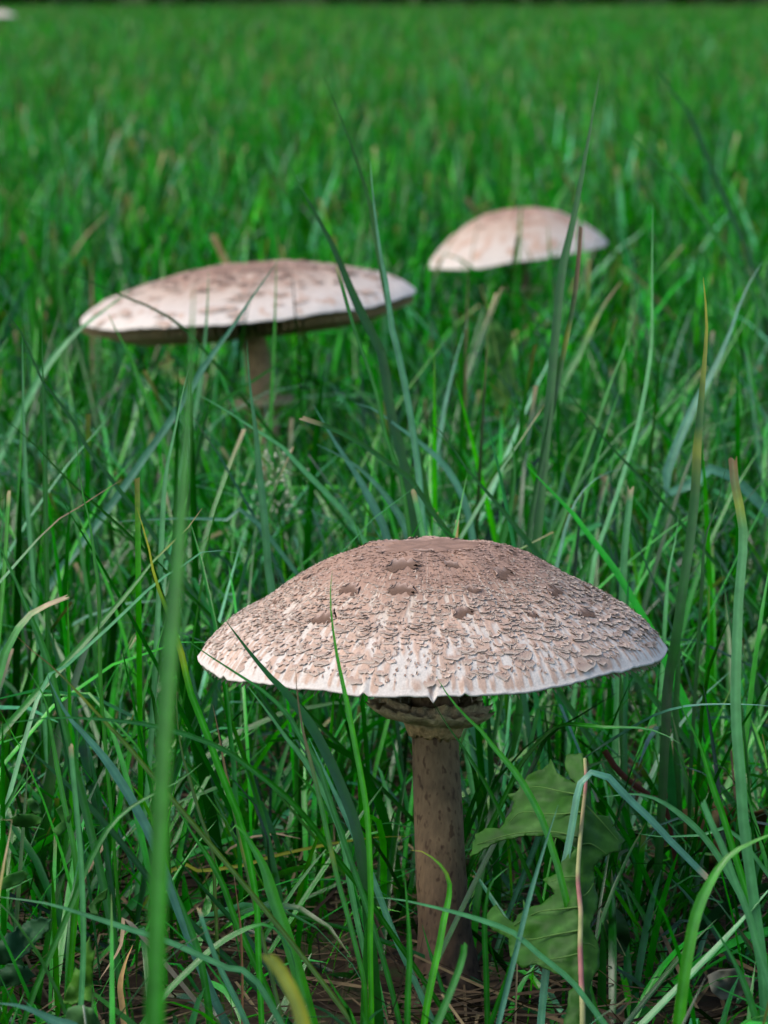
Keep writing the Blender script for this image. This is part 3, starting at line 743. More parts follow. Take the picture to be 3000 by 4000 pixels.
# --- right of the front mushroom
B([(2990, 4000), (2976, 3752), (2952, 3571), (2928, 3390), (2904, 3209), (2892, 3029), (2877, 2848), (2874, 2667), (2886, 2333), (2898, 2206), (2904, 2085), (2892, 1995), (2868, 1874), (2862, 1790)], 40, 1.05, 'pale', "very tall pale folded blade with a brown frayed tip", tip='brown', cut=True, tipfrac=.055, face=.1)
B([(2590, 3050), (2603, 2788), (2609, 2667), (2640, 2500), (2663, 2333), (2681, 2206), (2699, 2085), (2717, 1904), (2723, 1753), (2741, 1542), (2756, 1362), (2760, 1241), (2747, 1084)], 36, 1.22, 'dark', "tall dark stout blade narrowing to a thin yellow twisted tip", tip='yellow', tipfrac=.2)
B([(2832, 1838), (2772, 1868), (2663, 1904), (2605, 1928), (2592, 1928), (2609, 1832), (2651, 1723), (2723, 1561), (2778, 1464), (2844, 1319), (2904, 1151), (2976, 1024)], 38, 1.55, 'blue', "broad grey-blue blade sharply folded near its foot, behind the tall dark blade", face=.2)
B([(2307, 2300), (2325, 2175), (2362, 2073), (2410, 1934), (2452, 1802), (2488, 1681), (2518, 1542), (2545, 1362), (2548, 1181), (2548, 1000), (2550, 795)], 27, 1.42, 'pale', "tall pale gently bent blade standing behind the shaggy cap")
B([(2054, 2150), (2090, 1934), (2127, 1753), (2157, 1603), (2187, 1452), (2217, 1301), (2241, 1181), (2258, 1036), (2268, 890)], 21, 1.38, 'dark', "dark blade with a rusty streak and square tip in front of " + RD, cut=True, tip='brown', tipfrac=.14)
B([(2130, 1750), (2150, 1540), (2170, 1302), (2197, 1049), (2242, 850), (2305, 506), (2345, 271)], 34, 1.38, 'dark', "tallest dark straight blade rising past " + RD)
B([(2150, 1640), (2205, 1482), (2253, 1398), (2301, 1301), (2362, 1187), (2434, 1090)], 36, 1.9, 'green', "broad blurred blade with an orange tip below " + RD, tip='brown', tipfrac=.12)
B([(2260, 1860), (2283, 1796), (2325, 1675), (2374, 1524), (2434, 1374), (2482, 1211), (2506, 1048)], 16, 1.5, 'green', "slim green leaning blade next to the tall pale bent one")
B([(2640, 2020), (2603, 1976), (2530, 1892), (2434, 1796), (2338, 1687), (2241, 1561), (2145, 1446)], 14, 1.4, 'dark', "thin dark blade sloping down behind the shaggy cap")
B([(2431, 2350), (2440, 2145), (2452, 2025), (2464, 1904)], 25, 1.34, 'pale', "square-clipped pale blade with an orange spot behind the shaggy cap", cut=True)
B([(2181, 2190), (2211, 2061), (2241, 1976), (2289, 1904), (2362, 1850), (2434, 1832)], 26, 1.4, 'blue', "bluish arched blade bending over behind the shaggy cap", face=.35)
B([(2740, 2330), (2753, 2115), (2802, 1964), (2838, 1814)], 14, 1.25, 'dark', "thin dark pointed blade beside the stout dark one")
B([(2600, 2400), (2610, 2250), (2640, 2100), (2650, 2010)], 18, 1.33, 'pale', "short pale blade behind the stout dark blade")
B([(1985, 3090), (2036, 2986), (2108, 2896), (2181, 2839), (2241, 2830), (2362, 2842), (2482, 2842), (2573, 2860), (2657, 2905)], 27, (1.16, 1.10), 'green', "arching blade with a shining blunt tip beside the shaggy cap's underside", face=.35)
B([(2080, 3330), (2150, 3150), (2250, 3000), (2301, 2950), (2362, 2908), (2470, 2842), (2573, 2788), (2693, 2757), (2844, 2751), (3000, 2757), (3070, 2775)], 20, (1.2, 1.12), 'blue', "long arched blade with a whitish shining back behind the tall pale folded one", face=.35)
B([(2990, 3750), (2960, 3650), (2916, 3481), (2874, 3348), (2826, 3191), (2778, 3053), (2741, 2926), (2693, 2824), (2645, 2715)], 25, 1.1, 'green', "upright green blade tapering to a point beside the tall pale folded one")
B([(2230, 3260), (2262, 3080), (2301, 3020), (2374, 3035), (2440, 3107), (2530, 3191), (2621, 3288), (2693, 3360), (2741, 3410), (2769, 3437)], 34, 1.08, 'blue', "broad bent blade with a white clipped tip over " + DL, face=.25, cut=True, tipfrac=.03)
B([(2964, 3752), (2928, 3571), (2868, 3451), (2808, 3348), (2741, 3258), (2663, 3185), (2573, 3125), (2482, 3101), (2356, 3113)], 24, 1.12, 'pale', "curving thin-tipped blade beneath the broad bent blade", face=.3)
B([(2985, 3780), (2960, 3700), (2920, 3560), (2874, 3451), (2826, 3318), (2784, 3228), (2747, 3137)], 28, 1.0, 'pale', "pale blurred cut-off blade among the crossing blades", cut=True, tip='pale')
B([(2651, 4000), (2669, 3842), (2693, 3692), (2723, 3559), (2772, 3451), (2832, 3360), (2904, 3306), (3000, 3264), (3060, 3235)], 44, .97, 'bright', "thick vivid green blade bending out beside the crossing blades", face=.1)
B([(2958, 4000), (2922, 3884), (2880, 3782), (2832, 3692), (2772, 3595)], 32, 1.0, 'green', "short pointed green blade beside the vivid thick one")
B([(2480, 4030), (2693, 3812), (2844, 3655), (3000, 3480), (3060, 3420)], 36, 1.05, 'pale', "wide pale blade slanting up behind the vivid thick one", face=.25)
B([(2440, 4010), (2600, 3810), (2690, 3700), (2800, 3590)], 34, 1.09, 'dark', "wide dark blade slanting low behind the wide pale one")
B([(2020, 3700), (2060, 3535), (2096, 3408), (2139, 3270), (2181, 3143)], 19, 1.03, 'blue', "straight pale pointed blade standing in front of " + DL)
B([(2470, 3560), (2458, 3390), (2446, 3149), (2434, 2908), (2425, 2667), (2420, 2560)], 26, 1.3, 'dark', "dark upright stem-like blade behind " + DL)
B([(2660, 3250), (2645, 3029), (2640, 2788), (2650, 2560), (2640, 2300)], 24, 1.28, 'dark', "dark upright blade next to the stout dark one's foot")
B([(2350, 3600), (2354, 3700), (2350, 3850), (2352, 4000)][::-1], 34, 1.13, 'dark', "flat dark blade standing behind the oval leaf")
B([(2880, 3265), (2750, 3262), (2600, 3268), (2530, 3262), (2475, 3252)], 15, 1.13, 'pale', "thin straight blade lying level under the broad bent blade")
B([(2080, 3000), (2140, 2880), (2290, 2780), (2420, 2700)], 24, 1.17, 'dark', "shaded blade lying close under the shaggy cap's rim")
# --- behind the front mushroom
B([(1657, 2120), (1639, 1874), (1615, 1693), (1590, 1542), (1560, 1392), (1530, 1271), (1512, 1120), (1488, 1000), (1460, 790), (1446, 624)], 31, 1.4, 'blue', "very tall blue-green blade rising past " + FL + "'s rim")
B([(1560, 1400), (1500, 1100), (1455, 850), (1430, 740), (1340, 480), (1265, 300)], 25, 1.5, 'dark', "tall dark leaning blade blurred behind the tall blue-green one")
B([(1603, 2110), (1567, 1874), (1512, 1723), (1464, 1512), (1422, 1392), (1374, 1253), (1337, 1120), (1313, 1040)], 17, 1.36, 'green', "slim clipped blade in front of " + FL + "'s cap", cut=True)
B([(1610, 2020), (1572, 1784), (1530, 1633), (1512, 1512), (1494, 1392), (1446, 1289), (1386, 1169), (1337, 1048), (1290, 940), (1230, 830), (1112, 615)], 36, 1.46, 'dark', "broad dark bent blade crossing " + FL + "'s cap", tip='green')
B([(200, 2280), (253, 2206), (386, 2037), (482, 1904), (579, 1766), (693, 1603), (802, 1422), (874, 1325), (940, 1229), (1000, 1139), (1085, 1020)], 27, 1.52, 'blue', "long wide bluish blade slanting up over " + FL + "'s cap", face=.2)
B([(740, 1700), (770, 1560), (796, 1374), (810, 1200), (814, 1050)], 18, 1.7, 'pale', "slim pale upright blade crossing " + FL + "'s cap")
B([(1055, 1750), (1060, 1570), (1068, 1400), (1075, 1200), (1080, 1010)], 15, 1.72, 'bright', "thin yellow-green upright blade beside " + FL + "'s stem")
B([(80, 1620), (110, 1560), (181, 1434), (289, 1307), (422, 1200), (512, 1135)], 28, 1.75, 'pale', "wide blurred pale blade over " + FL + "'s lower rim", face=.2)
B([(840, 1420), (800, 1370), (735, 1295), (663, 1241), (573, 1193), (452, 1145), (331, 1090), (223, 1048), (150, 1005)], 12, 1.62, 'dark', "thin dark blade drooping across " + FL + "'s cap")
B([(640, 1740), (590, 1603), (543, 1494), (512, 1392), (458, 1301), (422, 1223)], 26, 1.62, 'bright', "bright curved blade under " + FL + "'s rim")
B([(760, 1760), (790, 1640), (880, 1560), (1000, 1480), (1140, 1380), (1180, 1290)], 17, 1.6, 'green', "slender blade leaning over before " + FL + "'s stem")
B([(1663, 1960), (1603, 1874), (1524, 1814), (1452, 1759), (1362, 1705), (1271, 1663), (1181, 1633)], 21, 1.3, 'dark', "dark arched blade with a pale clipped tip behind the shaggy cap", cut=True, face=.3)
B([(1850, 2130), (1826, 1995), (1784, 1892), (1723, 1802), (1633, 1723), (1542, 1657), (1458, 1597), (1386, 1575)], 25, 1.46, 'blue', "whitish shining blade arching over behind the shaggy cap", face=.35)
B([(1603, 2130), (1579, 2049), (1536, 1976), (1470, 1892), (1386, 1814), (1301, 1766), (1235, 1735)], 28, 1.42, 'blue', "bluish blade drooping over, lower of two behind the shaggy cap", face=.35)
B([(1518, 2130), (1494, 2049), (1446, 1952), (1386, 1844), (1325, 1753), (1271, 1663), (1223, 1579)], 32, 1.43, 'blue', "broad blue-green blade leaning straight out behind the shaggy cap", face=.25)
B([(1420, 2110), (1338, 1995), (1271, 1922), (1181, 1832), (1090, 1735), (1000, 1681), (874, 1597), (741, 1524)], 22, 1.4, 'pale', "long pale blade leaning out below " + FL + "'s stem", face=.25)
B([(2040, 2090), (1964, 1995), (1892, 1910), (1832, 1844), (1772, 1753), (1711, 1675), (1651, 1627)], 21, 1.3, 'dark', "dark olive blade nodding over behind the shaggy cap's disc", face=.3)
B([(1058, 2290), (1045, 2200), (1030, 2000), (1012, 1850), (1000, 1700), (975, 1500), (964, 1325)], 32, 1.34, 'pale', "upright ribbed pale blade standing before " + FL + "'s stem")
B([(1699, 2120), (1701, 2060), (1702, 1995)], 23, 1.34, 'pale', "short pale clipped blade just behind the shaggy cap's disc", cut=True)
B([(1781, 2120), (1784, 2070), (1786, 2034)], 15, 1.3, 'dry', "short tan stub just behind the shaggy cap's disc", cut=True)
B([(1657, 2110), (1633, 1995), (1615, 1916)], 26, 1.33, 'pale', "short pale blade with a frayed split tip behind the shaggy cap", cut=True)
B([(1710, 1780), (1723, 1681), (1741, 1573), (1784, 1392), (1832, 1235)], 21, 1.7, 'blue', "grey-blue upright blade between the two rear mushrooms")
B([(1900, 1930), (1940, 1860), (2000, 1772), (2060, 1681), (2133, 1573)], 16, 1.45, 'pale', "pale blade with a whitened pointed tip below " + RD, tip='tan', tipfrac=.12)
B([(2960, 1170), (2820, 958), (2658, 723), (2530, 600), (2368, 415)], 22, 1.9, 'green', "long blurred blade sloping down behind " + RD)
B([(2740, 560), (2690, 440), (2600, 320), (2530, 150)], 22, 2.3, 'dark', "blurred dark leaning blade out in the open meadow")
B([(1290, 2250), (1310, 2150), (1340, 2090)], 24, 1.45, 'green', "short green blade peeping over the shaggy cap's slope")
B([(1950, 2150), (1990, 2000), (2010, 1850), (2000, 1700)], 26, 1.42, 'green', "broad upright blade behind the shaggy cap's slope")
B([(2260, 2260), (2330, 2140), (2400, 2020), (2470, 1960)], 20, 1.5, 'green', "leaning blade low behind the shaggy cap's far slope")

# ------------------------------------------------------------------ broad leaves, traced and given depth
def leaf(name, outline, depth, tint, label, cat, bend=(0, 0), rib=None, rib_w=8, rib_tint=(.30, .33, .16), step=14, rough_amp=0.0016, group=None, jag=0.0, parent=None, pink=False):
    """outline in photograph pixels; depth(px,py) or number"""
    dep = depth if callable(depth) else (lambda x, y: depth)
    o2 = []
    for i, (x, y) in enumerate(outline):
        x2, y2 = outline[(i + 1) % len(outline)]
        n = max(1, int(math.hypot(x2 - x, y2 - y) / step))
        for k in range(n):
            j = random.uniform(-jag, jag)
            o2.append((x + (x2 - x) * k / n + j, y + (y2 - y) * k / n + j))
    nb = len(o2)
    def inside(px, py):
        c = False; j = nb - 1
        for i in range(nb):
            xi, yi = o2[i]; xj, yj = o2[j]
            if (yi > py) != (yj > py) and px < (xj - xi) * (py - yi) / (yj - yi) + xi: c = not c
            j = i
        return c
    xs = [p[0] for p in o2]; ys = [p[1] for p in o2]
    pts = [Vector(p) for p in o2]
    y = min(ys)
    while y < max(ys):
        x = min(xs)
        while x < max(xs):
            q = (x + random.uniform(-3, 3), y + random.uniform(-3, 3))
            if inside(*q): pts.append(Vector(q))
            x += step
        y += step
    vs, _, fs, _, _, _ = delaunay_2d_cdt(pts, [(i, (i + 1) % nb) for i in range(nb)], [], 1, 1e-4)
    P = []; C = []
    tc = np.array(TINT[tint] if isinstance(tint, str) else tint)
    for v in vs:
        nn = float(vnoise(v.x / 34, v.y / 34, 51)) - .5; n2 = float(vnoise(v.x / 90, v.y / 90, 52)) - .5
        rd = 0
        if rib is not None:
            rx = np.interp(v.y, [r_[1] for r_ in rib], [r_[0] for r_ in rib]); rd = abs(v.x - rx)
        P.append(at(v.x, v.y, dep(v.x, v.y) + nn * rough_amp * 2 + n2 * rough_amp * 5 - bend[0] * (rd / 100.0) ** 1.3))
        vein = 0.5 + 0.5 * math.cos((v.y - rd * .55) / 46 * math.pi) if rib is not None else 0
        C.append(tc * (0.8 + .4 * (float(vnoise(v.x / 30, v.y / 30, 53)))) + np.array((.018, .04, .012)) * (max(0, vein) ** 8))
    P = np.array(P); org = P[np.argmin(P[:, 2])].copy(); org[2] = max(0.0, org[2] - .004)
    me = np_mesh(name, P - org, np.array([list(f) for f in fs if len(f) == 3]), np.array(C))
    if parent is None:
        ob = empty(name, org); tag(ob, label, cat, group); pb = link("leaf_blade", me, M_LEAF, ob)
    sd_ = pb.modifiers.new("thickness", 'SOLIDIFY'); sd_.thickness = 0.0004
    if rib is not None and rib_w:
        tube(ob, "midrib", [at(x, y, dep(x, y) - .0034) - org for x, y in rib], list(np.linspace(*(rib_w if isinstance(rib_w, tuple) else (rib_w, rib_w)), len(rib)) / FP * dep(*rib[0]) * .5), rib_tint, pink)
    return ob
def tube(parent, name, pts, rads, tint, pink=False, mat=None, ns=10):
    C, t = smooth_path(np.array(pts), max(12, len(pts) * 5))
    T = np.gradient(C, axis=0); T /= np.linalg.norm(T, axis=1, keepdims=True)
    a = np.cross(T, np.array((0.3, 1, 0.1))); a /= np.linalg.norm(a, axis=1, keepdims=True); b = np.cross(T, a)
    r = np.interp(t, np.linspace(0, 1, len(rads)), rads)
    th = np.arange(ns) / ns * 2 * math.pi
    V = (C[:, None] + (a[:, None] * np.cos(th)[None, :, None] + b[:, None] * np.sin(th)[None, :, None]) * r[:, None, None]).reshape(-1, 3)
    n = len(C); i = np.arange(n - 1)[:, None] * ns; j = np.arange(ns)[None]; j2 = (j + 1) % ns
    F = np.stack([i + j, i + j2, i + ns + j2, i + ns + j], -1).reshape(-1, 4)
    c = np.tile(np.array(tint), (n, 1))
    if pink:
        m = sstep(.55, .8, vnoise(t * 13, t * 0, 61))[:, None] * sstep(.15, .4, 1 - np.abs(t - .45))[:, None]
        c = c * (1 - m * .8) + np.array((.30, .09, .12)) * m * .8
    return link(name, np_mesh(name, V, F, np.repeat(c, ns, 0)), mat or M_LEAF, parent)
def k8(p): return [(1500 + x / 1.106, 3000 + y / 1.106) for x, y in p]
def kd(p): return [(x / 1.659, 2667 + y / 1.659) for x, y in p]
def kf(p): return [(2000 + x / 1.659, 2667 + y / 1.659) for x, y in p]

dl_left = [(862, -60), (790, -55), (785, 0), (805, 45), (835, 70), (790, 50), (750, 20), (725, -35), (690, 10), (640, 20), (600, 60), (572, 112), (538, 116), (566, 150), (552, 190), (520, 240), (500, 262), (440, 262), (398, 290), (374, 392), (432, 350), (500, 316), (600, 296), (700, 292), (800, 318),
           (830, 345), (785, 390), (745, 455), (690, 485), (725, 520), (742, 548), (680, 592), (630, 610), (600, 565), (606, 615), (560, 668), (520, 640), (488, 590), (440, 650), (470, 700), (540, 735), (548, 815), (600, 868), (660, 850), (720, 880), (780, 905), (838, 925), (800, 970), (790, 1060), (770, 1130)]
dl_right = [(900, 1130), (900, 1050), (885, 960), (925, 860), (930, 770), (890, 690), (905, 640), (922, 580), (905, 480), (905, 420), (945, 385), (1010, 362), (1035, 312), (1000, 270), (975, 212), (915, 205), (892, 180), (885, 60)]
dand_rib = k8([(868, -40), (872, 60), (858, 200), (845, 340), (838, 480), (850, 620), (848, 760), (852, 900), (858, 1040), (858, 1200)])
def dd(x, y): return 1.10 - (y - 2950) / 1050 * .055
DAND = leaf("dandelion_leaf", k8(dl_left + dl_right), dd, (.020, .082, .008), "large dark green jagged dandelion leaf with a pale pink-spotted midrib", "leaf", bend=(-.004, 0), rib=dand_rib, rib_w=(14, 24), rib_tint=(.30, .31, .14), jag=3.5, rough_amp=.0008, pink=True)
for pr in ([(858, 190), (740, 200), (600, 190), (540, 235)], [(850, 300), (720, 275), (560, 285), (400, 330)], [(864, 120), (760, 100), (660, 80), (600, 95)], [(862, 150), (930, 220), (1010, 310)], [(846, 330), (900, 330), (960, 370)],
           [(842, 470), (790, 470), (720, 490)], [(848, 600), (760, 610), (660, 625), (560, 680)], [(850, 700), (740, 720), (620, 740), (500, 700)], [(850, 800), (760, 820), (640, 835)], [(848, 560), (880, 540), (905, 500)], [(850, 760), (890, 760), (920, 780)]):
    pp = k8(pr); O_ = np.array(DAND.location)
    tube(DAND, "vein", [at(x, y, dd(x, y) - .0022 + .004 * (abs(x - np.interp(y, [r_[1] for r_ in dand_rib], [r_[0] for r_ in dand_rib])) / 100.0) ** 1.3) - O_ for x, y in pp], [.00032, .0002, .0001], (.07, .16, .035), ns=6)
leaf("oval_leaf", kf([(570, 1470), (640, 1440), (700, 1480), (750, 1560), (768, 1660), (740, 1740), (720, 1770), (660, 1730), (620, 1660), (590, 1560)]), 1.16, (.028, .085, .024), "small oval dark green leaf beside the dandelion leaf", "leaf", rib=kf([(572, 1470), (650, 1600), (735, 1770)]), rib_w=4, step=9, group="broad leaves on the ground")
leaf("dandelion_leaf", kd([(490, 1850), (520, 1870), (560, 1700), (580, 1640), (590, 1730), (620, 1740), (605, 1830), (600, 1960), (605, 2080), (550, 2060), (470, 2090), (405, 2080), (430, 1990), (470, 1930)]), 1.03, (.055, .175, .018), "bright yellow-green torn leaf beside the square-cut blade", "leaf", step=10, group="broad leaves on the ground")
leaf("dandelion_leaf", kd([(440, 2110), (520, 2090), (600, 2110), (650, 2200), (680, 2330), (560, 2420), (430, 2360), (410, 2220)]), 1.0, (.05, .14, .045), "broad veined leaf with white ribs below the torn yellow-green leaf", "leaf", rib=kd([(540, 2090), (560, 2250), (575, 2410)]), rib_w=9, rib_tint=(.4, .45, .36), step=12, group="broad leaves on the ground")
leaf("nettle_leaf", kd([(-20, 1680), (60, 1620), (150, 1560), (260, 1520), (340, 1530), (300, 1620), (230, 1690), (180, 1760), (90, 1800), (-20, 1830)]), 1.08, (.024, .085, .035), "dull blue-green toothed leaf in shade beside bare soil", "leaf", jag=5, step=10, group="broad leaves on the ground")
leaf("nettle_leaf", kd([(-20, 1860), (80, 1820), (170, 1830), (230, 1900), (130, 1960), (40, 1970), (-20, 1960)]), 1.06, (.022, .075, .030), "lower dull toothed leaf under the blue-green one", "leaf", jag=5, step=10, group="broad leaves on the ground")
leaf("chickweed_leaf", kd([(40, 890), (120, 850), (210, 850), (280, 880), (270, 915), (180, 935), (90, 925)]), 1.09, (.035, .135, .02), "small flat green chickweed leaf by the dead yellow blade", "leaf", step=9, group="broad leaves on the ground")
leaf("chickweed_leaf", kd([(180, 760), (210, 745), (250, 790), (272, 850), (225, 850), (190, 810)]), 1.09, (.05, .16, .04), "small upright pointed chickweed leaf above the flat one", "leaf", step=8, group="broad leaves on the ground")
leaf("chickweed_leaf", kd([(360, 820), (440, 760), (470, 830), (460, 880), (420, 960), (380, 1000), (340, 960), (400, 900)]), 1.1, (.035, .15, .02), "notched green chickweed leaf beside the square-cut blade's stem", "leaf", step=9, group="broad leaves on the ground")
leaf("chickweed_leaf", kd([(-20, 1290), (60, 1240), (150, 1215), (185, 1240), (140, 1300), (60, 1330), (-20, 1350)]), 1.05, (.04, .15, .02), "pale green chickweed leaf under the dead yellow blade", "leaf", step=9, group="broad leaves on the ground")
leaf("chickweed_leaf", kd([(570, 1450), (640, 1370), (700, 1330), (690, 1400), (620, 1440), (640, 1510), (590, 1500)]), 1.1, (.03, .12, .02), "curled chickweed leaf in bare soil behind the arched blade", "leaf", step=9, group="broad leaves on the ground")
leaf("plantain_leaf", [(1905, 1230), (1935, 1250), (1975, 1300), (2005, 1380), (2015, 1480), (1990, 1570), (1950, 1600), (1920, 1540), (1905, 1430), (1898, 1320)], 2.0, (.055, .17, .03), "broad pale green plantain leaf standing below the rear domed mushroom", "leaf", rib=[(1910, 1240), (1945, 1400), (1965, 1590)], rib_w=6, rib_tint=(.12, .24, .06), step=14)
leaf("dead_leaf", kf([(1080, 830), (1240, 790), (1400, 800), (1560, 840), (1640, 820), (1700, 900), (1680, 1080), (1560, 1180), (1400, 1260), (1250, 1240), (1130, 1120), (1090, 980)]), 1.3, (.07, .045, .015), "withered brown leaf in shade behind the crossing blades", "leaf", rib=kf([(1100, 900), (1400, 1020), (1690, 1000)]), rib_w=6, rib_tint=(.10, .06, .03), jag=4, step=16)
leaf("dead_leaf", kf([(1270, 1900), (1340, 1860), (1450, 1850), (1540, 1900), (1560, 1980), (1480, 2040), (1360, 2060), (1290, 2000)]), 1.13, (.16, .16, .13), "greyish dead leaf lying on soil beside the vivid thick blade", "leaf", step=12)
# twig
tw = empty("twig", at(2543, 3113, 1.25)); tw.location.z = 0.02
tag(tw, "reddish brown bare twig leaning behind the dandelion leaf", "twig")
tube(tw, "stalk", [np.array((.014, .004, -.03))] + [at(x, y, 1.25) - np.array(tw.location) for x, y in ((2610, 3190), (2543, 3113), (2470, 3059), (2410, 3005), (2362, 2932))], [.0009, .0009, .0008, .0008, .0010, .0011], (.085, .03, .018), mat=M_DRY)
# flowering grass head: thin stalk with pale spikelets
sh = empty("grass_seed_head", ground_at(1040, 2300)); O = np.array(sh.location); O[2] = 0
O[:2] = at(1060, 2100, 1.62)[:2]; sh.location = O
tag(sh, "loose meadow grass seed head with pale spikelets before the flat-capped mushroom's stem", "grass head")
pth = [O * 0, at(1060, 2050, 1.62) - O, at(1075, 1900, 1.62) - O, at(1095, 1780, 1.62) - O]
tube(sh, "stalk", pth, [.0006, .0006, .0005, .0003], (.07, .17, .05))
rg = np.random.default_rng(5)
spk = np_mesh("spikelet", np.array([(0, 0, 0), (.3, 0, .35), (0, .3, .4), (-.3, 0, .35), (0, -.3, .4), (0, 0, 1)], float), np.array([(0, 1, 2), (0, 2, 3), (0, 3, 4), (0, 4, 1), (5, 2, 1), (5, 3, 2), (5, 4, 3), (5, 1, 4)]), np.tile(np.array((.42, .46, .33)), (6, 1)))
spk.materials.append(M_DRY)
for q in range(46):
    g = rg.uniform(0, 1); px = 1075 + rg.normal(0, 48); py = 1760 + g * 250 + abs(px - 1075) * .2
    pos = at(px, py, 1.62 + rg.normal(0, .012)) - O
    s_ = link("spikelet", spk, None, sh); s_.location = pos
    L_ = rg.uniform(.0022, .0036); s_.scale = (L_ * .75, L_ * .75, L_)
    s_.rotation_euler = (rg.normal(0, .7), rg.normal(0, .7) + (px - 1075) / 90, 0)
    if q % 3 == 0:
        a0 = at(1072 + rg.normal(0, 3), py + 60, 1.62) - O
        tube(sh, "branchlet", [a0, (a0 + pos) / 2 + np.array((0, 0, .001)), pos], [.0003, .00025, .0002], (.09, .18, .06), ns=5)
# ------------------------------------------------------------------ meadow grass (uncountable)
GREENS = np.array([(.006, .215, .002), (.004, .155, .002), (.024, .290, .001), (.024, .235, .020), (.002, .080, .002), (.038, .215, .003), (.024, .190, .065), (.085, .32, .17)])  # bluish entries: partly glaucous grass, partly sky highlights put into the colour
GW = np.array([.24, .20, .16, .10, .13, .06, .05, .06])
def ribbons(root, L, az, lean, curve, W, K, cols, tipc, cut, tri=False, kink=None, roll=None):
    n = len(L); t = np.linspace(0, 1, K + 1)
    phi = lean[:, None] + curve[:, None] * t[None] ** 1.4
    if kink is not None: phi = phi + kink[:, None] * (t[None] > .62)
    ds = (L / K)[:, None]
    pm = (phi[:, 1:] + phi[:, :-1]) / 2
    hx = np.concatenate([np.zeros((n, 1)), np.cumsum(np.sin(pm) * ds, 1)], 1)
    hz = np.concatenate([np.zeros((n, 1)), np.cumsum(np.cos(pm) * ds, 1)], 1)
    ca, sa = np.cos(az)[:, None], np.sin(az)[:, None]
    C = np.stack([root[:, 0:1] + hx * ca, root[:, 1:2] + hx * sa, root[:, 2:3] + hz], -1)
    C[..., 2] = np.maximum(C[..., 2], root[:, 2:3] + .002)
    roll = RNG.uniform(-1.2, 1.2, n) if roll is None else roll
    side0 = np.stack([-sa + 0 * phi, ca + 0 * phi, 0 * phi], -1)
    nor0 = np.stack([-np.cos(phi) * ca, -np.cos(phi) * sa, np.sin(phi)], -1)
    rl = (roll[:, None] * (1 - .4 * t[None]))[..., None]
    side = side0 * np.cos(rl) + nor0 * np.sin(rl); nor = nor0 * np.cos(rl) - side0 * np.sin(rl)
    taper = np.where(cut[:, None], np.interp(t, [0, .2, .7, 1], [.6, .9, 1, .8])[None], np.interp(t, [0, .2, .5, .8, .93, 1], [.6, .9, 1, .7, .34, .03])[None])
    w = W[:, None] * taper
    if tri:
        V = np.stack([C - side * w[..., None] * .5, C - nor * w[..., None] * .14, C + side * w[..., None] * .5], 2); k = 3
    else:
        V = np.stack([C - side * w[..., None] * .5, C + side * w[..., None] * .5], 2); k = 2
    m = sstep(.90, .985, t)[None, :, None] * (tipc[:, 3:4])[:, None]
    c = cols[:, None, :] * (1 - m) + tipc[:, None, :3] * m
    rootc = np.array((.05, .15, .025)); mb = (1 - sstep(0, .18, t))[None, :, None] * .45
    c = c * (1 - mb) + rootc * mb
    c = np.repeat(c[:, :, None, :], k, 2)
    return C, V, c, k
def flatten(Vs, cs, k, K):
    n = len(Vs)
    V = Vs.reshape(-1, 3); c = cs.reshape(-1, 3)
    i = (np.arange(n)[:, None, None] * ((K + 1) * k) + np.arange(K)[None, :, None] * k + np.arange(k - 1)[None, None]).ravel()
    F = np.stack([i, i + 1, i + k + 1, i + k], 1)
    return V, F, c
def colours(n, dry=.04, sig=.55):
    c = GREENS[RNG.choice(len(GREENS), n, p=GW)] * np.clip(np.exp(RNG.normal(-.14, sig, (n, 1))), .25, 1.55)
    d = RNG.random(n) < dry
    c[d] = np.array((.22, .16, .07)) * RNG.uniform(.5, 1.1, (d.sum(), 1))
    tip = np.zeros((n, 4)); tip[:, :3] = np.array((.34, .25, .12)) * RNG.uniform(.5, 1.0, (n, 1))
    cut = RNG.random(n) < .08
    tip[:, 3] = np.where(cut, .9, np.where(RNG.random(n) < .10, .6, 0))
    return c, tip, cut
def sample_zone(y0, y1, dens, side, dens_side):
    """points on the ground inside the wedge the lens sees (+ a margin to walk aside)"""
    hw = lambda y: .106 * y + .06
    A = (y1 - y0) * (hw(y0) + hw(y1)); n = int(A * dens)
    y = RNG.uniform(y0, y1, int(n * 1.6)); y = y[RNG.random(len(y)) < hw(y) / hw(y1)][:n]
    x = RNG.uniform(-1, 1, len(y)) * hw(y)
    m = int((y1 - y0) * side * 2 * dens_side)
    ym = RNG.uniform(y0, y1, m); xm = (hw(ym) + RNG.uniform(0, side, m)) * RNG.choice([-1, 1], m)
    X = np.concatenate([x, xm]); Y = np.concatenate([y, ym])
    return np.stack([X, Y, ground_z(X, Y) - .003], 1)
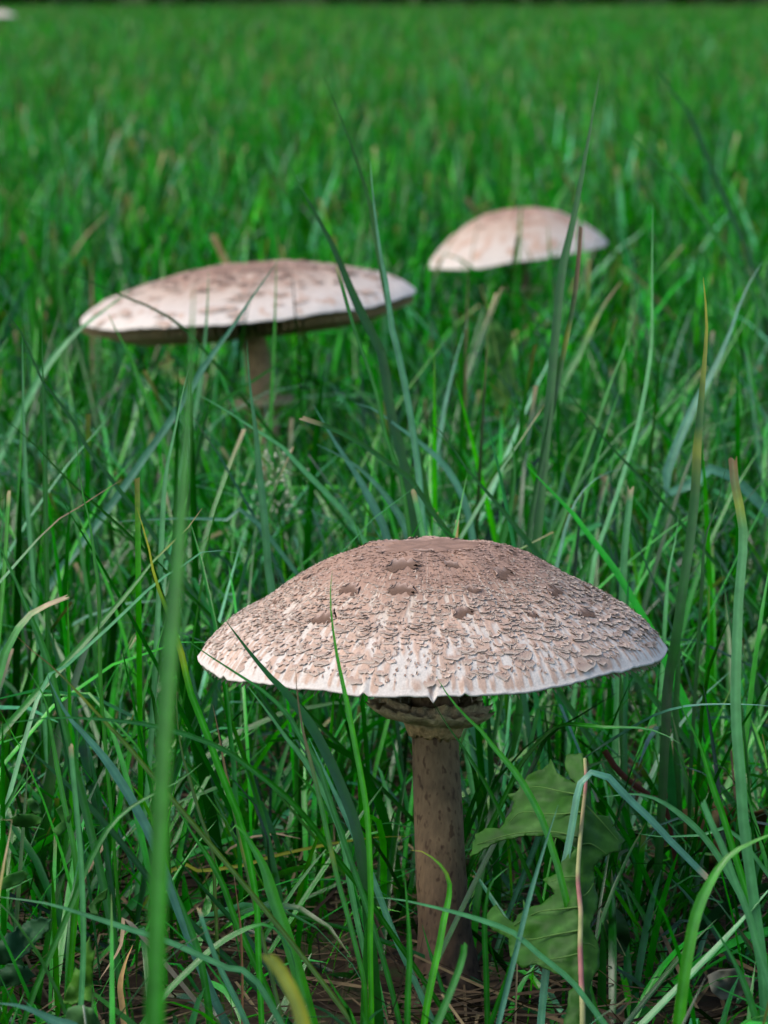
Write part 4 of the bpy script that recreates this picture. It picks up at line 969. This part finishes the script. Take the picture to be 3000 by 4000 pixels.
def meadow(name, root, Lm, Ls, Wm, K, tri, label, lmax, dry=.04, near=False, lean_s=.28):
    n = len(root)
    L = np.clip(Lm * np.exp(RNG.normal(0, Ls, n)), .03, lmax)
    if near:
        frac = RNG.random(n) < .45
        L[frac] *= .55                                    # low undergrowth of short blades
    if near: L *= 1 + .28 * sstep(1.35, 1.6, root[:, 1])
    L = np.minimum(L, lmax)
    az = RNG.uniform(0, 2 * math.pi, n)
    lean = np.abs(RNG.normal(0, lean_s, n)); curve = np.abs(RNG.normal(.5 if near else .35, .6 if near else .45, n))
    far_lie = RNG.random(n) < .10
    lean[far_lie] += RNG.uniform(.5, 1.0, far_lie.sum())
    kink = np.where(RNG.random(n) < .14, RNG.uniform(.5, 1.5, n), 0)
    W = Wm * np.exp(RNG.normal(0, .3, n))
    c, tip, cut = colours(n, dry, .60 if near else .55)
    if not near: c = c * np.array((1.3, 1.08, 1.0))
    C, V, cc, k = ribbons(root, L, az, lean, curve, W, K, c, tip, cut, tri, kink)
    ok = np.ones(n, bool)
    if near:
        px, py, dep = project(C)
        # no blade grows through a cap or a stem
        for (mx, my, mz, mr) in MUSH:
            r = np.hypot(C[..., 0] - mx, C[..., 1] - my)
            ok &= ~((r < mr * 1.03) & (C[..., 2] > mz - .012)).any(1)
            ok &= ~(r < .016).any(1)
        # the front mushroom, its stem and the bare straw before it stand clear of the tall grass
        def hides(x0, x1, y0, y1, dmax): return ((px > x0) & (px < x1) & (py > y0) & (py < y1) & (dep < dmax)).any(1)
        ok &= ~hides(760, 2620, 2120, 2730, 1.22)
        ok &= ~hides(1480, 1960, 2650, 3760, 1.16)
        ok &= ~(hides(900, 2450, 2730, 3900, 1.13) & (RNG.random(n) < .80))
        ok &= ~(hides(-400, 3400, -400, 3450, 1.02))
        ok &= ~(hides(-400, 3400, 3450, 4000, .93))
        ok &= ~(hides(0, 3000, 1200, 3800, 1.14) & (RNG.random(n) < .75))
        ok &= ~(hides(1850, 2500, 2950, 4100, 1.12) & (RNG.random(n) < .9))
        ok &= ~(hides(330, 1600, 1010, 1300, 2.1) & (RNG.random(n) < .90))
        ok &= ~(hides(1690, 2380, 800, 985, 2.95) & (RNG.random(n) < .82))
        # bare soil patches show round the foot of the front mushroom
        bare = np.exp(-(((root[:, 0] - .0) / .055) ** 2 + ((root[:, 1] - 1.12) / .04) ** 2))
        bare2 = np.exp(-(((root[:, 0] + .06) / .03) ** 2 + ((root[:, 1] - 1.12) / .03) ** 2))
        ok &= RNG.random(n) > .82 * np.clip(bare + bare2, 0, 1)
        # in the open beyond, tips stay below the eye line
    V, cc = V[ok], cc[ok]
    Vf, F, cf = flatten(V, cc, k, K)
    uv = None
    if tri: uv = np.stack([np.tile(np.array((0, .5, 1.0)), len(Vf) // 3), np.tile(np.repeat(np.linspace(0, 1, K + 1), 3), len(V))], 1)
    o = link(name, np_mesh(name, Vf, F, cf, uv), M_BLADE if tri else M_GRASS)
    tag(o, label, "grass", kind="stuff")
    return o
meadow("meadow_grass", sample_zone(.80, 2.35, 12500, .6, 6500), .086, .44, .0021, 7, True, "dense green meadow grass growing thickly round the mushrooms", .185, near=True, dry=.008, lean_s=.36)
meadow("meadow_grass", sample_zone(2.35, 6.0, 5200, .6, 1800), .108, .36, .0034, 6, False, "green meadow grass behind the mushrooms", .17, near=True, dry=.012, lean_s=.24)
meadow("meadow_grass", sample_zone(6.0, 15.0, 2900, .8, 600), .110, .28, .0033, 4, False, "green meadow grass out in the open field", .18, dry=.006, lean_s=.22)
meadow("meadow_grass", sample_zone(15.0, 58.0, 310, 1.0, 80), .115, .25, .0072, 3, False, "far green meadow grass running to the wood's edge", .17, dry=.004, lean_s=.2)

def flanks():
    """the same field to either side of what the lens sees"""
    n = 95000
    y = 3.0 * (60.0 / 3.0) ** RNG.uniform(0, 1, n); u = RNG.uniform(0, 1, n)
    x = (.106 * y + .35 + u * (.42 * y + 1.2)) * RNG.choice([-1, 1], n)
    return np.stack([x, y, ground_z(x, y) - .003], 1), y
fr_, fy_ = flanks()
meadow("meadow_grass", fr_[fy_ < 12], .110, .30, .0060, 3, False, "green meadow grass flanking the mushrooms' clearing", .17, dry=.01, lean_s=.25)
meadow("meadow_grass", fr_[fy_ >= 12], .118, .25, .0160, 2, False, "far green meadow grass on the flanks of the field", .17, dry=.004, lean_s=.2)
def short_sward():
    """unseen grass round the camera, added to block low sky light, always lower than the line of sight"""
    y = RNG.uniform(-.6, .95, 16000); x = RNG.uniform(-.8, .8, 16000)
    root = np.stack([x, y, ground_z(x, y) - .003], 1); n = len(x)
    L = np.where(np.abs(x) > .16, RNG.uniform(.06, .17, n), RNG.uniform(.03, .085, n)); az = RNG.uniform(0, 6.283, n)  # taller at the sides, to keep low sky light off the grass in view
    c, tip, cut = colours(n, .03)
    C, V, cc, k = ribbons(root, L, az, np.abs(RNG.normal(0, .35, n)), np.abs(RNG.normal(.4, .4, n)), np.full(n, .0028), 5, c, tip, cut)
    ok = (C[..., 2] < CAM_H - np.maximum(C[..., 1], 0) * .287 - .012).all(1)
    Vf, F, cf = flatten(V[ok], cc[ok], k, 5)
    o = link("meadow_grass", np_mesh("meadow_grass", Vf, F, cf), M_GRASS)
    tag(o, "short grass close in front of the mushrooms, added out of view to block low sky light", "grass", kind="stuff")
short_sward()

# straw thatch and dead stalks on the soil
def thatch():
    n = 7000
    y = RNG.uniform(.82, 2.0, n); x = RNG.uniform(-1, 1, n) * (.106 * y + .12)
    root = np.stack([x, y, ground_z(x, y) + RNG.uniform(.001, .014, n)], 1)
    L = RNG.uniform(.02, .085, n); az = RNG.uniform(0, 6.283, n)
    lean = RNG.uniform(1.25, 1.75, n); curve = RNG.normal(0, .35, n); W = RNG.uniform(.0005, .0016, n)
    tone = np.array([(.13, .10, .055), (.08, .06, .034), (.04, .03, .018), (.17, .135, .07), (.085, .06, .035)])[RNG.integers(0, 5, n)] * RNG.uniform(.35, 1.0, (n, 1))
    tip = np.zeros((n, 4))
    C, V, c, k = ribbons(root, L, az, lean, curve, W, 5, tone, tip, np.ones(n, bool), True)
    c = np.repeat(np.repeat(tone[:, None], 6, 1)[:, :, None], 3, 2)
    V = V.reshape(n, -1, 3); V = V.reshape(n, 6, 3, 3)
    ok = np.ones(n, bool)
    for (mx, my, mz, mr) in MUSH:
        ok &= ~(np.hypot(C[..., 0] - mx - .006, C[..., 1] - my) < .013).any(1)
    Vf, F, cf = flatten(V[ok], c[ok], 3, 5)
    o = link("dry_thatch", np_mesh("dry_thatch", Vf, F, cf), M_DRY)
    tag(o, "tangled dry straw and dead stalks lying on the soil", "straw", kind="stuff")
thatch()

# ------------------------------------------------------------------ the dark wood beyond the field
def woodland():
    rg = np.random.default_rng(3)
    Vs, Fs, Cs = [], [], []; off = 0
    n = 26000
    x = rg.uniform(-75, 75, n); y = 60 + rg.exponential(5, n); z = np.where(rg.random(n) < .45, rg.exponential(.8, n), rg.uniform(0, 16, n))
    lim = 11 + 6 * vnoise(x / 7, 0 * x, 81)
    z = np.minimum(z, lim * rg.uniform(.4, 1, n))
    s = rg.uniform(.18, .5, n)
    a = rg.normal(0, 1, (n, 3)); a /= np.linalg.norm(a, axis=1, keepdims=True)
    b = np.cross(a, rg.normal(0, 1, (n, 3))); b /= np.linalg.norm(b, axis=1, keepdims=True)
    c0 = np.stack([x, y, z], 1)
    q = np.stack([c0 - a * s[:, None], c0 + b * s[:, None] * .6, c0 + a * s[:, None], c0 - b * s[:, None] * .6], 1)
    col = np.array((.022, .042, .014)) * rg.uniform(.5, 1.4, (n, 1))
    Vs.append(q.reshape(-1, 3)); Cs.append(np.repeat(col, 4, 0)); Fs.append(np.arange(n * 4).reshape(-1, 4)); off = n * 4
    for k in range(90):
        tx, ty = rg.uniform(-75, 75), 61 + rg.exponential(5); r = rg.uniform(.12, .3); h = rg.uniform(8, 15)
        th = np.arange(8) / 8 * 6.283
        rows = [np.stack([tx + r * f * np.cos(th) + dx, ty + r * f * np.sin(th), 0 * th + zz], 1) for f, zz, dx in ((1.3, -.2, 0), (1, .6, 0), (.8, h * .5, .1), (.3, h, .2))]
        Vs.append(np.concatenate(rows)); Cs.append(np.tile(np.array((.045, .035, .026)), (32, 1)))
        i = np.arange(3)[:, None] * 8; j = np.arange(8)[None]; j2 = (j + 1) % 8
        Fs.append(np.stack([i + j, i + j2, i + 8 + j2, i + 8 + j], -1).reshape(-1, 4) + off); off += 32
    o = link("woodland", np_mesh("woodland", np.concatenate(Vs), np.concatenate(Fs), np.concatenate(Cs), smooth=False), M_WOOD)
    tag(o, "dark far wood with dense undergrowth along the field's end", "woodland", kind="stuff")
woodland()
